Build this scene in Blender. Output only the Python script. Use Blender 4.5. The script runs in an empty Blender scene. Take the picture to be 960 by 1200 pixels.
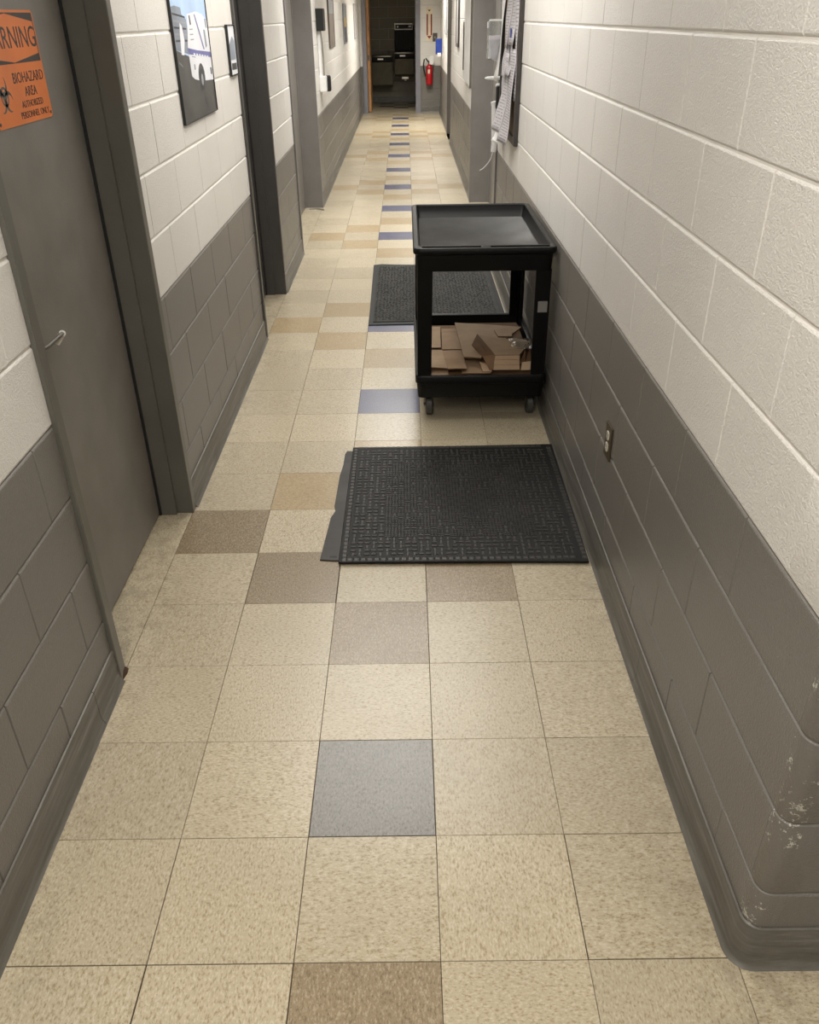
import bpy, bmesh, math, random
from mathutils import Vector, Matrix
random.seed(7)
S = bpy.context.scene
C = S.collection
PI = math.pi

# ------------------------------------------------------------------ camera
F_PX, PITCH, ROLL, YAW = 962.918, 0.5435, -0.0137, 0.0020
CAM = Vector((0.2545, -0.669, 1.6753))
def make_camera():
    r0 = Vector((math.cos(YAW), math.sin(YAW), 0))
    fw = Vector((-math.sin(YAW)*math.cos(PITCH), math.cos(YAW)*math.cos(PITCH), -math.sin(PITCH)))
    u0 = r0.cross(fw)
    cr, sr = math.cos(ROLL), math.sin(ROLL)
    r = cr*r0 + sr*u0
    u = -sr*r0 + cr*u0
    cd = bpy.data.cameras.new('camera'); co = bpy.data.objects.new('camera', cd); C.objects.link(co)
    m = Matrix(((r.x, u.x, -fw.x), (r.y, u.y, -fw.y), (r.z, u.z, -fw.z)))
    co.matrix_world = Matrix.Translation(CAM) @ m.to_4x4()
    cd.sensor_fit = 'VERTICAL'; cd.sensor_height = 24; cd.sensor_width = 19.2
    cd.lens = F_PX/1200*24
    cd.clip_start = 0.02; cd.clip_end = 100
    S.camera = co
make_camera()

# ------------------------------------------------------------------ world, exposure, lamps
W = bpy.data.worlds.new('world'); S.world = W; W.use_nodes = True
W.node_tree.nodes['Background'].inputs[0].default_value = (0.9, 0.95, 1, 1)
W.node_tree.nodes['Background'].inputs[1].default_value = 0.0
vs = S.view_settings
vs.view_transform = 'Standard'; vs.look = 'None'; vs.gamma = 1; vs.use_curve_mapping = False
vs.exposure = 0.10
CEIL = 2.46
# (y, power, colour) of the ceiling troffers along the corridor, and one added fill panel
# (x, y, power, colour, width, label)
LAMPS = [(.0, -.6, 46, (1, .955, .875), .60, 'ceiling light nearest the viewer, before the first gray door'),
         (.15, 3.6, 38, (1, .97, .915), 1.30, 'added broad fill light panel above the black cart'),  # made-up panel, added to brighten the dim walls mid corridor
         (.18, 7.2, 62, (1, .98, .935), .90, 'ceiling light above the wide gray doors'),
         (.52, 11.0, 42, (1, .975, .92), .60, 'ceiling light between the hanging pictures far down'),
         (.48, 15.0, 80, (1, .97, .89), .60, 'ceiling light closest to the far doorway')]
def lamp_light(x, y, p, col, w=.3):
    ld = bpy.data.lights.new('lamp_light', 'AREA'); ld.shape = 'RECTANGLE'
    ld.size = w; ld.size_y = 2.3; ld.energy = p; ld.color = col
    o = bpy.data.objects.new('lamp_light', ld); o.location = (x, y, CEIL-.035)
    if y > 5: ld.spread = math.radians(140)
    C.objects.link(o)
for (lx, ly, lp, lc, lw, _) in LAMPS: lamp_light(lx, ly, lp, lc, lw)
lamp_light(2.4, -1.6, 22, (1, .94, .83))

# ------------------------------------------------------------------ node helpers
def srgb(r, g, b):
    f = lambda c: (c/255/12.92) if c/255 <= .04045 else ((c/255+.055)/1.055)**2.4
    return (f(r), f(g), f(b), 1)
class N:
    def __init__(s, name):
        s.m = bpy.data.materials.new(name); s.m.use_nodes = True
        s.t = s.m.node_tree; s.p = s.t.nodes['Principled BSDF']
    def n(s, ty, **kw):
        o = s.t.nodes.new(ty)
        for k, v in kw.items():
            if k in o.inputs.keys(): o.inputs[k].default_value = v
            else: setattr(o, k, v)
        return o
    def l(s, a, b): s.t.links.new(a, b)
    def noise(s, vec, scale, detail=3, rough=.55):
        o = s.n('ShaderNodeTexNoise', Scale=scale, Detail=detail, Roughness=rough)
        if vec: s.l(vec, o.inputs['Vector'])
        return o.outputs['Fac']
    def ramp(s, fac, stops):
        o = s.n('ShaderNodeValToRGB'); e = o.color_ramp.elements
        e[0].position, e[0].color = stops[0]; e[1].position, e[1].color = stops[-1]
        for p_, c_ in stops[1:-1]:
            k = e.new(p_); k.color = c_
        s.l(fac, o.inputs[0]); return o.outputs[0]
    def mix(s, fac, a, b, mode='MIX'):
        o = s.n('ShaderNodeMix', data_type='RGBA', blend_type=mode)
        for v, i in ((fac, 0), (a, 6), (b, 7)):
            if hasattr(v, 'is_linked'): s.l(v, o.inputs[i])
            else: o.inputs[i].default_value = v
        return o.outputs[2]
    def math(s, op, a, b=None):
        o = s.n('ShaderNodeMath', operation=op)
        for i, v in enumerate((a, b)):
            if v is None: continue
            if hasattr(v, 'is_linked'): s.l(v, o.inputs[i])
            else: o.inputs[i].default_value = v
        return o.outputs[0]
    def bump(s, h, strength=.3, dist=.002):
        o = s.n('ShaderNodeBump', Strength=strength, Distance=dist)
        s.l(h, o.inputs['Height']); s.l(o.outputs[0], s.p.inputs['Normal'])
    def pos(s): return s.n('ShaderNodeNewGeometry').outputs['Position']
    def obj(s): return s.n('ShaderNodeTexCoord').outputs['Object']
    def base(s, c):
        if hasattr(c, 'is_linked'): s.l(c, s.p.inputs['Base Color'])
        else: s.p.inputs['Base Color'].default_value = c
    def rough(s, r):
        if hasattr(r, 'is_linked'): s.l(r, s.p.inputs['Roughness'])
        else: s.p.inputs['Roughness'].default_value = r
def simple(name, col, rough=.5, metal=0, var=.12, bscale=0, bstr=.2, bdist=.001, spec=.5):
    k = N(name); P = k.pos()
    f = k.noise(P, 7, 4)
    d = tuple(c*(1-var) for c in col[:3])+(1,); e = tuple(min(1, c*(1+var)) for c in col[:3])+(1,)
    k.base(k.ramp(f, [(.3, d), (.7, e)])); k.rough(rough)
    k.p.inputs['Metallic'].default_value = metal
    k.p.inputs['Specular IOR Level'].default_value = spec
    if bscale: k.bump(k.noise(P, bscale, 3), bstr, bdist)
    return k.m
def wall_paint(name, col, rough, bstr, chips=False, scuff=0.0):
    k = N(name); P = k.pos()
    big = k.noise(P, 1.3, 4); mid = k.noise(P, 22, 3)
    a = tuple(c*.93 for c in col[:3])+(1,)
    c1 = k.ramp(big, [(.35, a), (.65, col)])
    c1 = k.mix(k.math('MULTIPLY', mid, .10), c1, tuple(c*.7 for c in col[:3])+(1,))
    # pinholes of unpainted block and little pale scratches
    v = k.n('ShaderNodeTexVoronoi', Scale=26.0); k.l(P, v.inputs['Vector'])
    pin = k.math('LESS_THAN', v.outputs['Distance'], .022)
    c1 = k.mix(k.math('MULTIPLY', pin, .55), c1, tuple(c*.45 for c in col[:3])+(1,))
    if scuff:
        mp = k.n('ShaderNodeMapping'); mp.inputs['Scale'].default_value = (9, 2.2, 26); k.l(P, mp.inputs[0])
        sc = k.noise(mp.outputs[0], 2.2, 5, .7)
        m = k.math('MULTIPLY', k.math('GREATER_THAN', sc, .735), scuff)
        c1 = k.mix(m, c1, (.42, .41, .38, 1))
    if chips:
        ch = k.noise(P, 85, 6, .75); ch2 = k.noise(P, 8, 2)
        m = k.math('GREATER_THAN', k.math('ADD', ch, k.math('MULTIPLY', ch2, .55)), .872)
        c1 = k.mix(m, c1, (.50, .49, .44, 1))
    k.base(c1); k.rough(rough); k.p.inputs['Specular IOR Level'].default_value = .5
    h = k.math('ADD', k.math('MULTIPLY', k.noise(P, 300, 2), .6), k.noise(P, 150, 3))
    k.bump(h, bstr, .0045)
    return k.m
WHITE = wall_paint('white_block_paint', (.725, .70, .665, 1), .36, .55)
GRAY = wall_paint('gray_block_paint', (.172, .160, .145, 1), .36, .36, scuff=.55)
GRAYCHIP = wall_paint('gray_block_paint_chipped', (.165, .153, .136, 1), .36, .30, chips=True)
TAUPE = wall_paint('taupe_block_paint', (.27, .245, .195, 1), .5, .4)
MORTW = simple('white_painted_joint', (.68, .65, .60, 1), .55)
MORTG = simple('gray_painted_joint', (.16, .148, .131, 1), .5)
def tile_mat(name, base, fleck_d, fleck_l, dark=.0):
    k = N(name); oc = k.obj()
    oi = k.n('ShaderNodeObjectInfo')
    off = k.n('ShaderNodeVectorMath', operation='SCALE'); off.inputs[0].default_value = (37, 71, 13)
    k.l(oi.outputs['Random'], off.inputs['Scale'])
    add = k.n('ShaderNodeVectorMath', operation='ADD'); k.l(oc, add.inputs[0]); k.l(off.outputs[0], add.inputs[1])
    mp = k.n('ShaderNodeMapping'); mp.inputs['Scale'].default_value = (1, .48, 1); k.l(add.outputs[0], mp.inputs[0])
    n1 = k.noise(mp.outputs[0], 215, 3, .6); n2 = k.noise(mp.outputs[0], 150, 3, .6); n3 = k.noise(add.outputs[0], 5, 4)
    c = k.ramp(n1, [(.36, fleck_l), (.47, base), (.56, base), (.66, fleck_d)])
    c = k.mix(k.ramp(n2, [(.60, (0, 0, 0, 1)), (.66, (.75, .75, .75, 1))]), c, fleck_d)
    v = k.n('ShaderNodeTexVoronoi', Scale=75.0); k.l(add.outputs[0], v.inputs['Vector'])
    spot = k.math('LESS_THAN', v.outputs['Distance'], .10)
    c = k.mix(k.math('MULTIPLY', spot, .5), c, tuple(x*.35 for x in base[:3])+(1,))
    c = k.mix(k.ramp(n3, [(.35, (0, 0, 0, 1)), (.8, (.22, .22, .22, 1))]), c, tuple(x*.66 for x in base[:3])+(1,))
    # each tile its own batch shade
    hs = k.n('ShaderNodeHueSaturation'); k.l(c, hs.inputs['Color'])
    k.l(k.math('ADD', k.math('MULTIPLY', oi.outputs['Random'], .16), .92), hs.inputs['Value'])
    # grime that has gathered along the two walls
    sp = k.n('ShaderNodeSeparateXYZ'); P = k.pos(); k.l(P, sp.inputs[0])
    e = k.math('ABSOLUTE', k.math('SUBTRACT', sp.outputs[0], .145))
    g = k.math('MULTIPLY', k.ramp(e, [(.62, (0, 0, 0, 1)), (.76, (1, 1, 1, 1))]), k.ramp(k.noise(P, 16, 5, .7), [(.45, (0, 0, 0, 1)), (.75, (.50, .50, .50, 1))]))
    k.base(k.mix(g, hs.outputs[0], (.10, .075, .045, 1)))
    k.rough(k.ramp(k.noise(P, 3.5, 4), [(.3, (.30, .30, .30, 1)), (.7, (.40, .40, .40, 1))]))
    k.p.inputs['Specular IOR Level'].default_value = .4
    k.p.inputs['Coat Weight'].default_value = .5; k.p.inputs['Coat Roughness'].default_value = .22; k.p.inputs['Coat IOR'].default_value = 1.5
    k.bump(k.noise(P, 4, 2), .035, .004)
    return k.m
T_CREAM = tile_mat('cream_vinyl_tile', (.45, .385, .272, 1), (.285, .225, .135, 1), (.54, .48, .37, 1))
T_TAN = tile_mat('tan_vinyl_tile', (.255, .195, .122, 1), (.165, .12, .068, 1), (.36, .295, .205, 1))
T_BLUE = tile_mat('blue_gray_vinyl_tile', (.066, .070, .135, 1), (.045, .046, .09, 1), (.10, .105, .175, 1))
T_OCHRE = tile_mat('ochre_vinyl_tile', (.375, .285, .165, 1), (.28, .20, .105, 1), (.45, .36, .225, 1))
T_GRAY = tile_mat('faded_gray_vinyl_tile', (.20, .19, .177, 1), (.12, .11, .10, 1), (.255, .243, .23, 1))
T_DARK = simple('dark_vinyl_tile', (.02, .02, .024, 1), .3)
T_BROWN = simple('brown_vinyl_tile', (.42, .36, .25, 1), .35)
GROUT = simple('dark_floor_joint', (.05, .036, .022, 1), .8)
BASEM = None
def base_mat():
    k = N('rubber_cove_base'); P = k.pos()
    mp = k.n('ShaderNodeMapping'); mp.inputs['Scale'].default_value = (1, .35, 6); k.l(P, mp.inputs[0])
    a = k.noise(mp.outputs[0], 9, 5, .65)
    k.base(k.ramp(a, [(.3, (.075, .068, .055, 1)), (.55, (.12, .112, .098, 1)), (.75, (.20, .19, .17, 1))]))
    k.rough(.42); k.bump(k.noise(P, 60, 3), .2, .002); return k.m
BASEM = base_mat()
DOORM = simple('gray_door_enamel', (.165, .152, .134, 1), .42, bscale=140, bstr=.12)
FRAMEM = simple('dark_gray_frame_enamel', (.105, .100, .086, 1), .36, var=.08, bscale=120, bstr=.12)
FRAMED = simple('charcoal_frame_enamel', (.050, .046, .043, 1), .40, var=.08, bscale=120, bstr=.12)
FRAMEL = simple('mid_gray_frame_enamel', (.16, .15, .142, 1), .40, var=.08, bscale=120, bstr=.12)
FRAMEB = simple('blue_gray_frame_enamel', (.21, .21, .24, 1), .40, var=.08)
BLACKP = simple('black_molded_plastic', (.0036, .0036, .0036, 1), .40, var=.25, bscale=420, bstr=.25, spec=.20)
BLACKT = simple('scuffed_black_tray_floor', (.022, .022, .022, 1), .42, var=.45, bscale=260, bstr=.3)
RUBBER = simple('black_rubber', (.007, .0066, .0062, 1), .55, var=.3, bscale=300, bstr=.3, spec=.25)
RUBBERG = simple('worn_gray_rubber', (.026, .023, .020, 1), .48, var=.45, bscale=120, bstr=.3, spec=.4)
NUB = simple('raised_rubber_pattern', (.020, .018, .016, 1), .44, var=.5, bscale=200, bstr=.3, spec=.5)
CARPET = simple('charcoal_ribbed_pile', (.034, .033, .030, 1), .85, var=.3, bscale=420, bstr=.9, bdist=.004)
STEEL = simple('brushed_steel', (.45, .44, .42, 1), .32, metal=1)
CHROME = simple('bright_metal', (.88, .87, .85, 1), .30, metal=.85)
DKSTEEL = simple('dull_steel', (.10, .092, .075, 1), .5, metal=.3)
BRASS = simple('brown_metal_plate', (.075, .058, .032, 1), .42, metal=.4)
IVORY = simple('ivory_plastic', (.55, .52, .44, 1), .4)
WHITEP = simple('white_plastic', (.74, .74, .73, 1), .35)
BLACK = simple('flat_black', (.006, .006, .006, 1), .6)
ORANGE = simple('orange_sign_print', (.62, .165, .030, 1), .45, var=.08)
INK = simple('black_sign_print', (.025, .022, .02, 1), .45)
INKG = simple('faded_black_sign_print', (.085, .082, .072, 1), .5)
RED = simple('red_enamel', (.42, .008, .012, 1), .3)
REDP = simple('dark_red_print', (.22, .014, .012, 1), .5)
CREAMP = simple('cream_sign_print', (.72, .62, .46, 1), .5)
BLUEP = simple('blue_plastic', (.015, .045, .28, 1), .4)
WOOD = simple('honey_wood_veneer', (.42, .21, .085, 1), .4, var=.25)
BROWNF = simple('dark_brown_frame', (.040, .033, .031, 1), .42)
CORK = simple('tan_cork', (.26, .19, .12, 1), .8, var=.3, bscale=200)
CEILM = simple('white_ceiling_tile', (.62, .61, .58, 1), .9)
def card_mat(name, col):
    k = N(name); oc = k.obj(); P = k.pos()
    w = k.n('ShaderNodeTexWave', Scale=55.0, Distortion=1.2); k.l(P, w.inputs['Vector'])
    c = k.ramp(k.noise(P, 12, 4), [(.3, tuple(x*.85 for x in col[:3])+(1,)), (.7, col)])
    k.base(c); k.rough(.75); k.p.inputs['Specular IOR Level'].default_value = .25
    k.bump(k.math('ADD', k.math('MULTIPLY', w.outputs['Fac'], .35), k.noise(P, 90, 3)), .25, .0015)
    return k.m
CARD = card_mat('kraft_cardboard', (.47, .325, .21, 1))
CARD2 = card_mat('pale_kraft_cardboard', (.54, .39, .26, 1))
CARDD = card_mat('brown_inner_cardboard', (.20, .115, .06, 1))
def paper_mat(name, scale, dens):
    k = N(name); oc = k.n('ShaderNodeTexCoord').outputs['UV']
    sp = k.n('ShaderNodeSeparateXYZ'); k.l(oc, sp.inputs[0])
    rows = k.math('FRACT', k.math('MULTIPLY', sp.outputs[1], scale))
    line = k.math('MULTIPLY', k.math('GREATER_THAN', rows, .35), k.math('LESS_THAN', rows, .75))
    mp = k.n('ShaderNodeMapping'); mp.inputs['Scale'].default_value = (9, scale, 1); k.l(oc, mp.inputs[0])
    words = k.math('GREATER_THAN', k.noise(mp.outputs[0], 1.0, 3), dens)
    inx = k.math('MULTIPLY', k.math('GREATER_THAN', sp.outputs[0], .1), k.math('LESS_THAN', sp.outputs[0], .9))
    f = k.math('MULTIPLY', k.math('MULTIPLY', line, words), inx)
    k.base(k.mix(k.math('MULTIPLY', f, .62), (.50, .475, .50, 1), (.10, .09, .11, 1))); k.rough(.6)
    return k.m
PAPER = paper_mat('printed_white_paper', 26, .45)
PAPER2 = paper_mat('closely_printed_paper', 34, .40)
PLAINP = simple('plain_white_paper', (.72, .71, .70, 1), .6, var=.04)
def clear_mat(name, ior=1.3, rough=.08):
    k = N(name); k.base((.92, .94, .94, 1)); k.rough(rough)
    k.p.inputs['Transmission Weight'].default_value = .92; k.p.inputs['IOR'].default_value = ior
    k.bump(k.noise(k.obj(), 45, 2), .25, .003); return k.m
FILM = clear_mat('crumpled_clear_film', 1.3, .16); ACRYL = clear_mat('clear_acrylic', 1.2, .12)
def emit_mat():
    k = N('lit_diffuser'); k.base((.9, .9, .88, 1))
    k.p.inputs['Emission Color'].default_value = (1, .95, .86, 1); k.p.inputs['Emission Strength'].default_value = 1.2
    return k.m
LIT = emit_mat()

# ------------------------------------------------------------------ mesh helpers
def link(name, me, parent=None, loc=None, rot=None):
    o = bpy.data.objects.new(name, me); C.objects.link(o)
    if parent: o.parent = parent
    if loc: o.location = loc
    if rot: o.rotation_euler = rot
    return o
def tag(o, label=None, cat=None, group=None, kind=None):
    if label: o['label'] = label
    if cat: o['category'] = cat
    if group: o['group'] = group
    if kind: o['kind'] = kind
    return o
def empty(name, loc, label=None, cat=None, group=None, kind=None, rot=None):
    o = link(name, None, None, loc, rot); o.empty_display_size = .05
    return tag(o, label, cat, group, kind)
class MB:
    """collects simple solids, then links them as one mesh object"""
    def __init__(s, *mats): s.v = []; s.f = []; s.mi = []; s.m = list(mats); s.uv = {}
    def add(s, vs_, fs, mi=0):
        b = len(s.v); s.v += [tuple(v) for v in vs_]
        for f in fs: s.f.append(tuple(i+b for i in f)); s.mi.append(mi)
        return s
    def box(s, x0, x1, y0, y1, z0, z1, mi=0, bev=0):
        if x0 > x1: x0, x1 = x1, x0
        if y0 > y1: y0, y1 = y1, y0
        if bev:
            b = min(bev, (x1-x0)*.45, (y1-y0)*.45, (z1-z0)*.45)
            r = lambda i: [(x0+i, y0+i), (x1-i, y0+i), (x1-i, y1-i), (x0+i, y1-i)]
            def oct_(i):
                return [(x0+i+b, y0+i), (x1-i-b, y0+i), (x1-i, y0+i+b), (x1-i, y1-i-b), (x1-i-b, y1-i), (x0+i+b, y1-i), (x0+i, y1-i-b), (x0+i, y0+i+b)]
            rings = [[(p[0], p[1], z0) for p in oct_(b*.6)], [(p[0], p[1], z0+b) for p in oct_(0)], [(p[0], p[1], z1-b) for p in oct_(0)], [(p[0], p[1], z1) for p in oct_(b*.6)]]
            return s.loft(rings, mi)
        v = [(x0, y0, z0), (x1, y0, z0), (x1, y1, z0), (x0, y1, z0), (x0, y0, z1), (x1, y0, z1), (x1, y1, z1), (x0, y1, z1)]
        return s.add(v, [(3, 2, 1, 0), (4, 5, 6, 7), (0, 1, 5, 4), (1, 2, 6, 5), (2, 3, 7, 6), (3, 0, 4, 7)], mi)
    def loft(s, rings, mi=0, cap0=True, cap1=True, closed=True):
        n = len(rings[0]); vs_ = [p for r in rings for p in r]; fs = []
        for k in range(len(rings)-1):
            for i in range(n if closed else n-1):
                j = (i+1) % n
                fs.append((k*n+i, k*n+j, (k+1)*n+j, (k+1)*n+i))
        if cap0: fs.append(tuple(range(n-1, -1, -1)))
        if cap1: fs.append(tuple((len(rings)-1)*n+i for i in range(n)))
        return s.add(vs_, fs, mi)
    def prism(s, poly, a, b, axis='z', mi=0):
        """extrude a 2D polygon between a and b along axis"""
        def P(p, t): return {'z': (p[0], p[1], t), 'x': (t, p[0], p[1]), 'y': (p[0], t, p[1])}[axis]
        return s.loft([[P(p, a) for p in poly], [P(p, b) for p in poly]], mi)
    def cyl(s, p0, p1, r0, r1=None, n=16, mi=0, cap=True):
        r1 = r0 if r1 is None else r1
        p0, p1 = Vector(p0), Vector(p1); d = (p1-p0).normalized()
        a = d.orthogonal().normalized(); b = d.cross(a)
        R = lambda p, r: [tuple(p+a*r*math.cos(2*PI*i/n)+b*r*math.sin(2*PI*i/n)) for i in range(n)]
        return s.loft([R(p0, r0), R(p1, r1)], mi, cap, cap)
    def lathe(s, p0, d, prof, n=20, mi=0):
        """prof: list of (distance along d, radius)"""
        p0 = Vector(p0); d = Vector(d).normalized(); a = d.orthogonal().normalized(); b = d.cross(a)
        rings = [[tuple(p0+d*t+a*r*math.cos(2*PI*i/n)+b*r*math.sin(2*PI*i/n)) for i in range(n)] for t, r in prof]
        return s.loft(rings, mi)
    def tube(s, pts, r, n=8, mi=0):
        pts = [Vector(p) for p in pts]; rings = []
        for i, p in enumerate(pts):
            d = (pts[min(i+1, len(pts)-1)]-pts[max(i-1, 0)]).normalized()
            ref = Vector((0, 0, 1)) if abs(d.z) < .9 else Vector((1, 0, 0))
            a = d.cross(ref).normalized(); b = d.cross(a)
            rings.append([tuple(p+a*r*math.cos(2*PI*k/n)+b*r*math.sin(2*PI*k/n)) for k in range(n)])
        return s.loft(rings, mi)
    def mesh(s, name, smooth=False):
        me = bpy.data.meshes.new(name); me.from_pydata(s.v, [], s.f)
        for m in s.m: me.materials.append(m)
        if len(s.m) > 1: me.polygons.foreach_set('material_index', s.mi)
        bm = bmesh.new(); bm.from_mesh(me); bmesh.ops.recalc_face_normals(bm, faces=bm.faces); bm.to_mesh(me); bm.free()
        if smooth:
            me.polygons.foreach_set('use_smooth', [True]*len(me.polygons))
            me.set_sharp_from_angle(angle=math.radians(35))
        me.update(); return me
    def build(s, name, parent=None, smooth=False, loc=None, rot=None):
        return link(name, s.mesh(name, smooth), parent, loc, rot)
def rrect(x0, x1, y0, y1, r, n=4):
    out = []
    for cx, cy, a0 in ((x1-r, y0+r, -90), (x1-r, y1-r, 0), (x0+r, y1-r, 90), (x0+r, y0+r, 180)):
        for i in range(n+1):
            a = math.radians(a0+90*i/n); out.append((cx+r*math.cos(a), cy+r*math.sin(a)))
    return out
def text_mesh(name, txt, size, mat, parent, loc, rot, xscale=1, align='LEFT', thick=.0003):
    cu = bpy.data.curves.new(name, 'FONT'); cu.body = txt; cu.size = size; cu.align_x = align; cu.extrude = thick
    cu.resolution_u = 3
    o = bpy.data.objects.new(name, cu); C.objects.link(o)
    dg = bpy.context.evaluated_depsgraph_get(); dg.update()
    me = bpy.data.meshes.new_from_object(o.evaluated_get(dg)); me.name = name
    bpy.data.objects.remove(o)
    me.materials.clear(); me.materials.append(mat)
    t = link(name, me, parent, loc, rot); t.scale = (xscale, 1, 1); return t

# ------------------------------------------------------------------ the floor and its tiles
T = .3048
HALL_END = 17.62
fl = MB(GROUT)
fl.box(-2.2, 3.4, -4.2, 20.3, -.12, -.0035)
floor = fl.build('floor'); tag(floor, 'long corridor floor of cream vinyl tiles with blue and tan accents', kind='structure')
def tile_mesh(gap, mat):
    h = T/2-gap; b = .0006
    m = MB(mat)
    R = lambda e, z: [(-e, -e, z), (e, -e, z), (e, e, z), (-e, e, z)]
    m.loft([R(h, -.0034), R(h, -b), R(h-b, 0)])
    return m.mesh('floor_tile')
TM = {(k, g): tile_mesh(g, m) for k, m in (('c', T_CREAM), ('t', T_TAN), ('b', T_BLUE), ('g', T_GRAY), ('o', T_OCHRE)) for g in (.0006, .0009, .0015)}
def tile_kind(k, j):
    q = tile_kind0(k, j)
    return 'o' if q == 't' and j > 6 else q
def tile_kind0(k, j):
    if k == 0:
        if j % 4 == 0: return 't'
        if j == 2: return 'g'
        if j % 4 == 2: return 'b'
        return 'c'
    d = (j-6) % 8
    if abs(k) == 2 and d == 0: return 't'
    if abs(k) == 1 and d in (1, 7): return 't'
    return 'c'
ROWS_SINGLE = 44
for j in range(-4, ROWS_SINGLE):
    for k in range(-2, 3 if j > 0 else 6):
        g = random.choice((.0006, .0006, .0009, .0009, .0015))
        link('floor_tile', TM[(tile_kind(k, j) if k < 3 else 'c', g)], floor,
             ((k+.5)*T, (j+.5)*T, random.uniform(-.0002, .0003)),
             (0, 0, (PI/2)*((j+k+random.choice((0, 0, 0, 1))) % 2)+random.uniform(-.0012, .0012)))
far = MB(T_CREAM, T_OCHRE, T_BLUE, T_DARK, T_BROWN)
def flat_tile(mb, k, j, mi, g=.0006):
    x0, y0 = k*T+g, j*T+g; x1, y1 = (k+1)*T-g, (j+1)*T-g
    mb.add([(x0, y0, 0), (x1, y0, 0), (x1, y1, 0), (x0, y1, 0), (x0-g*.5, y0-g*.5, -.0034), (x1+g*.5, y0-g*.5, -.0034), (x1+g*.5, y1+g*.5, -.0034), (x0-g*.5, y1+g*.5, -.0034)],
           [(0, 1, 2, 3), (0, 4, 5, 1), (1, 5, 6, 2), (2, 6, 7, 3), (3, 7, 4, 0)], mi)
for j in range(ROWS_SINGLE, 58):
    for k in range(-2, 4): flat_tile(far, k, j, {'c': 0, 'o': 1, 'b': 2}[tile_kind(k, j) if k < 3 else 'c'])
for j in range(58, 66):
    for k in range(-4, 5):
        mi = 4
        if (k == 0 and j in (61, 63)) or (abs(k) == 1 and j in (62, 64)): mi = 3
        flat_tile(far, k, j, mi)
o = far.build('distant_floor_tiles', floor); o['kind'] = 'stuff'
# strips of tile that fill the door recesses
XL, XR = -.617, .912           # corridor faces of the two block walls
DOOR1, DOOR2, DOOR3 = (1.20, 2.12), (4.20, 5.10), (6.30, 8.16)
DOOR4, DOOR6 = (5.96, 8.34), (13.02, 14.12)
def part_tile(x0, x1, y0, y1, kind='c'):
    m = MB({'c': T_CREAM, 't': T_TAN}[kind]); g = .0007
    cx, cy = (x0+x1)/2, (y0+y1)/2
    m.box(x0-cx+g, x1-cx-g, y0-cy+g, y1-cy-g, -.0034, 0)
    m.build('floor_tile_strip', floor, loc=(cx, cy, 0))
for a, b, dp in ((DOOR1[0], DOOR1[1], -.80), (DOOR2[0], DOOR2[1], -.80), (DOOR3[0], DOOR3[1], -.84)):
    j = math.floor(a/T)
    while j*T < b:
        y0, y1 = max(a, j*T), min(b, (j+1)*T)
        if y1-y0 > .02: part_tile(dp, -2*T, y0, y1)
        j += 1
for a, b, dp in ((DOOR4[0], DOOR4[1], 1.18), (DOOR6[0], DOOR6[1], 1.18)):
    j = math.floor(a/T)
    while j*T < b:
        y0, y1 = max(a, j*T), min(b, (j+1)*T)
        if y1-y0 > .02: part_tile(3*T, dp, y0, y1)
        j += 1

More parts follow.
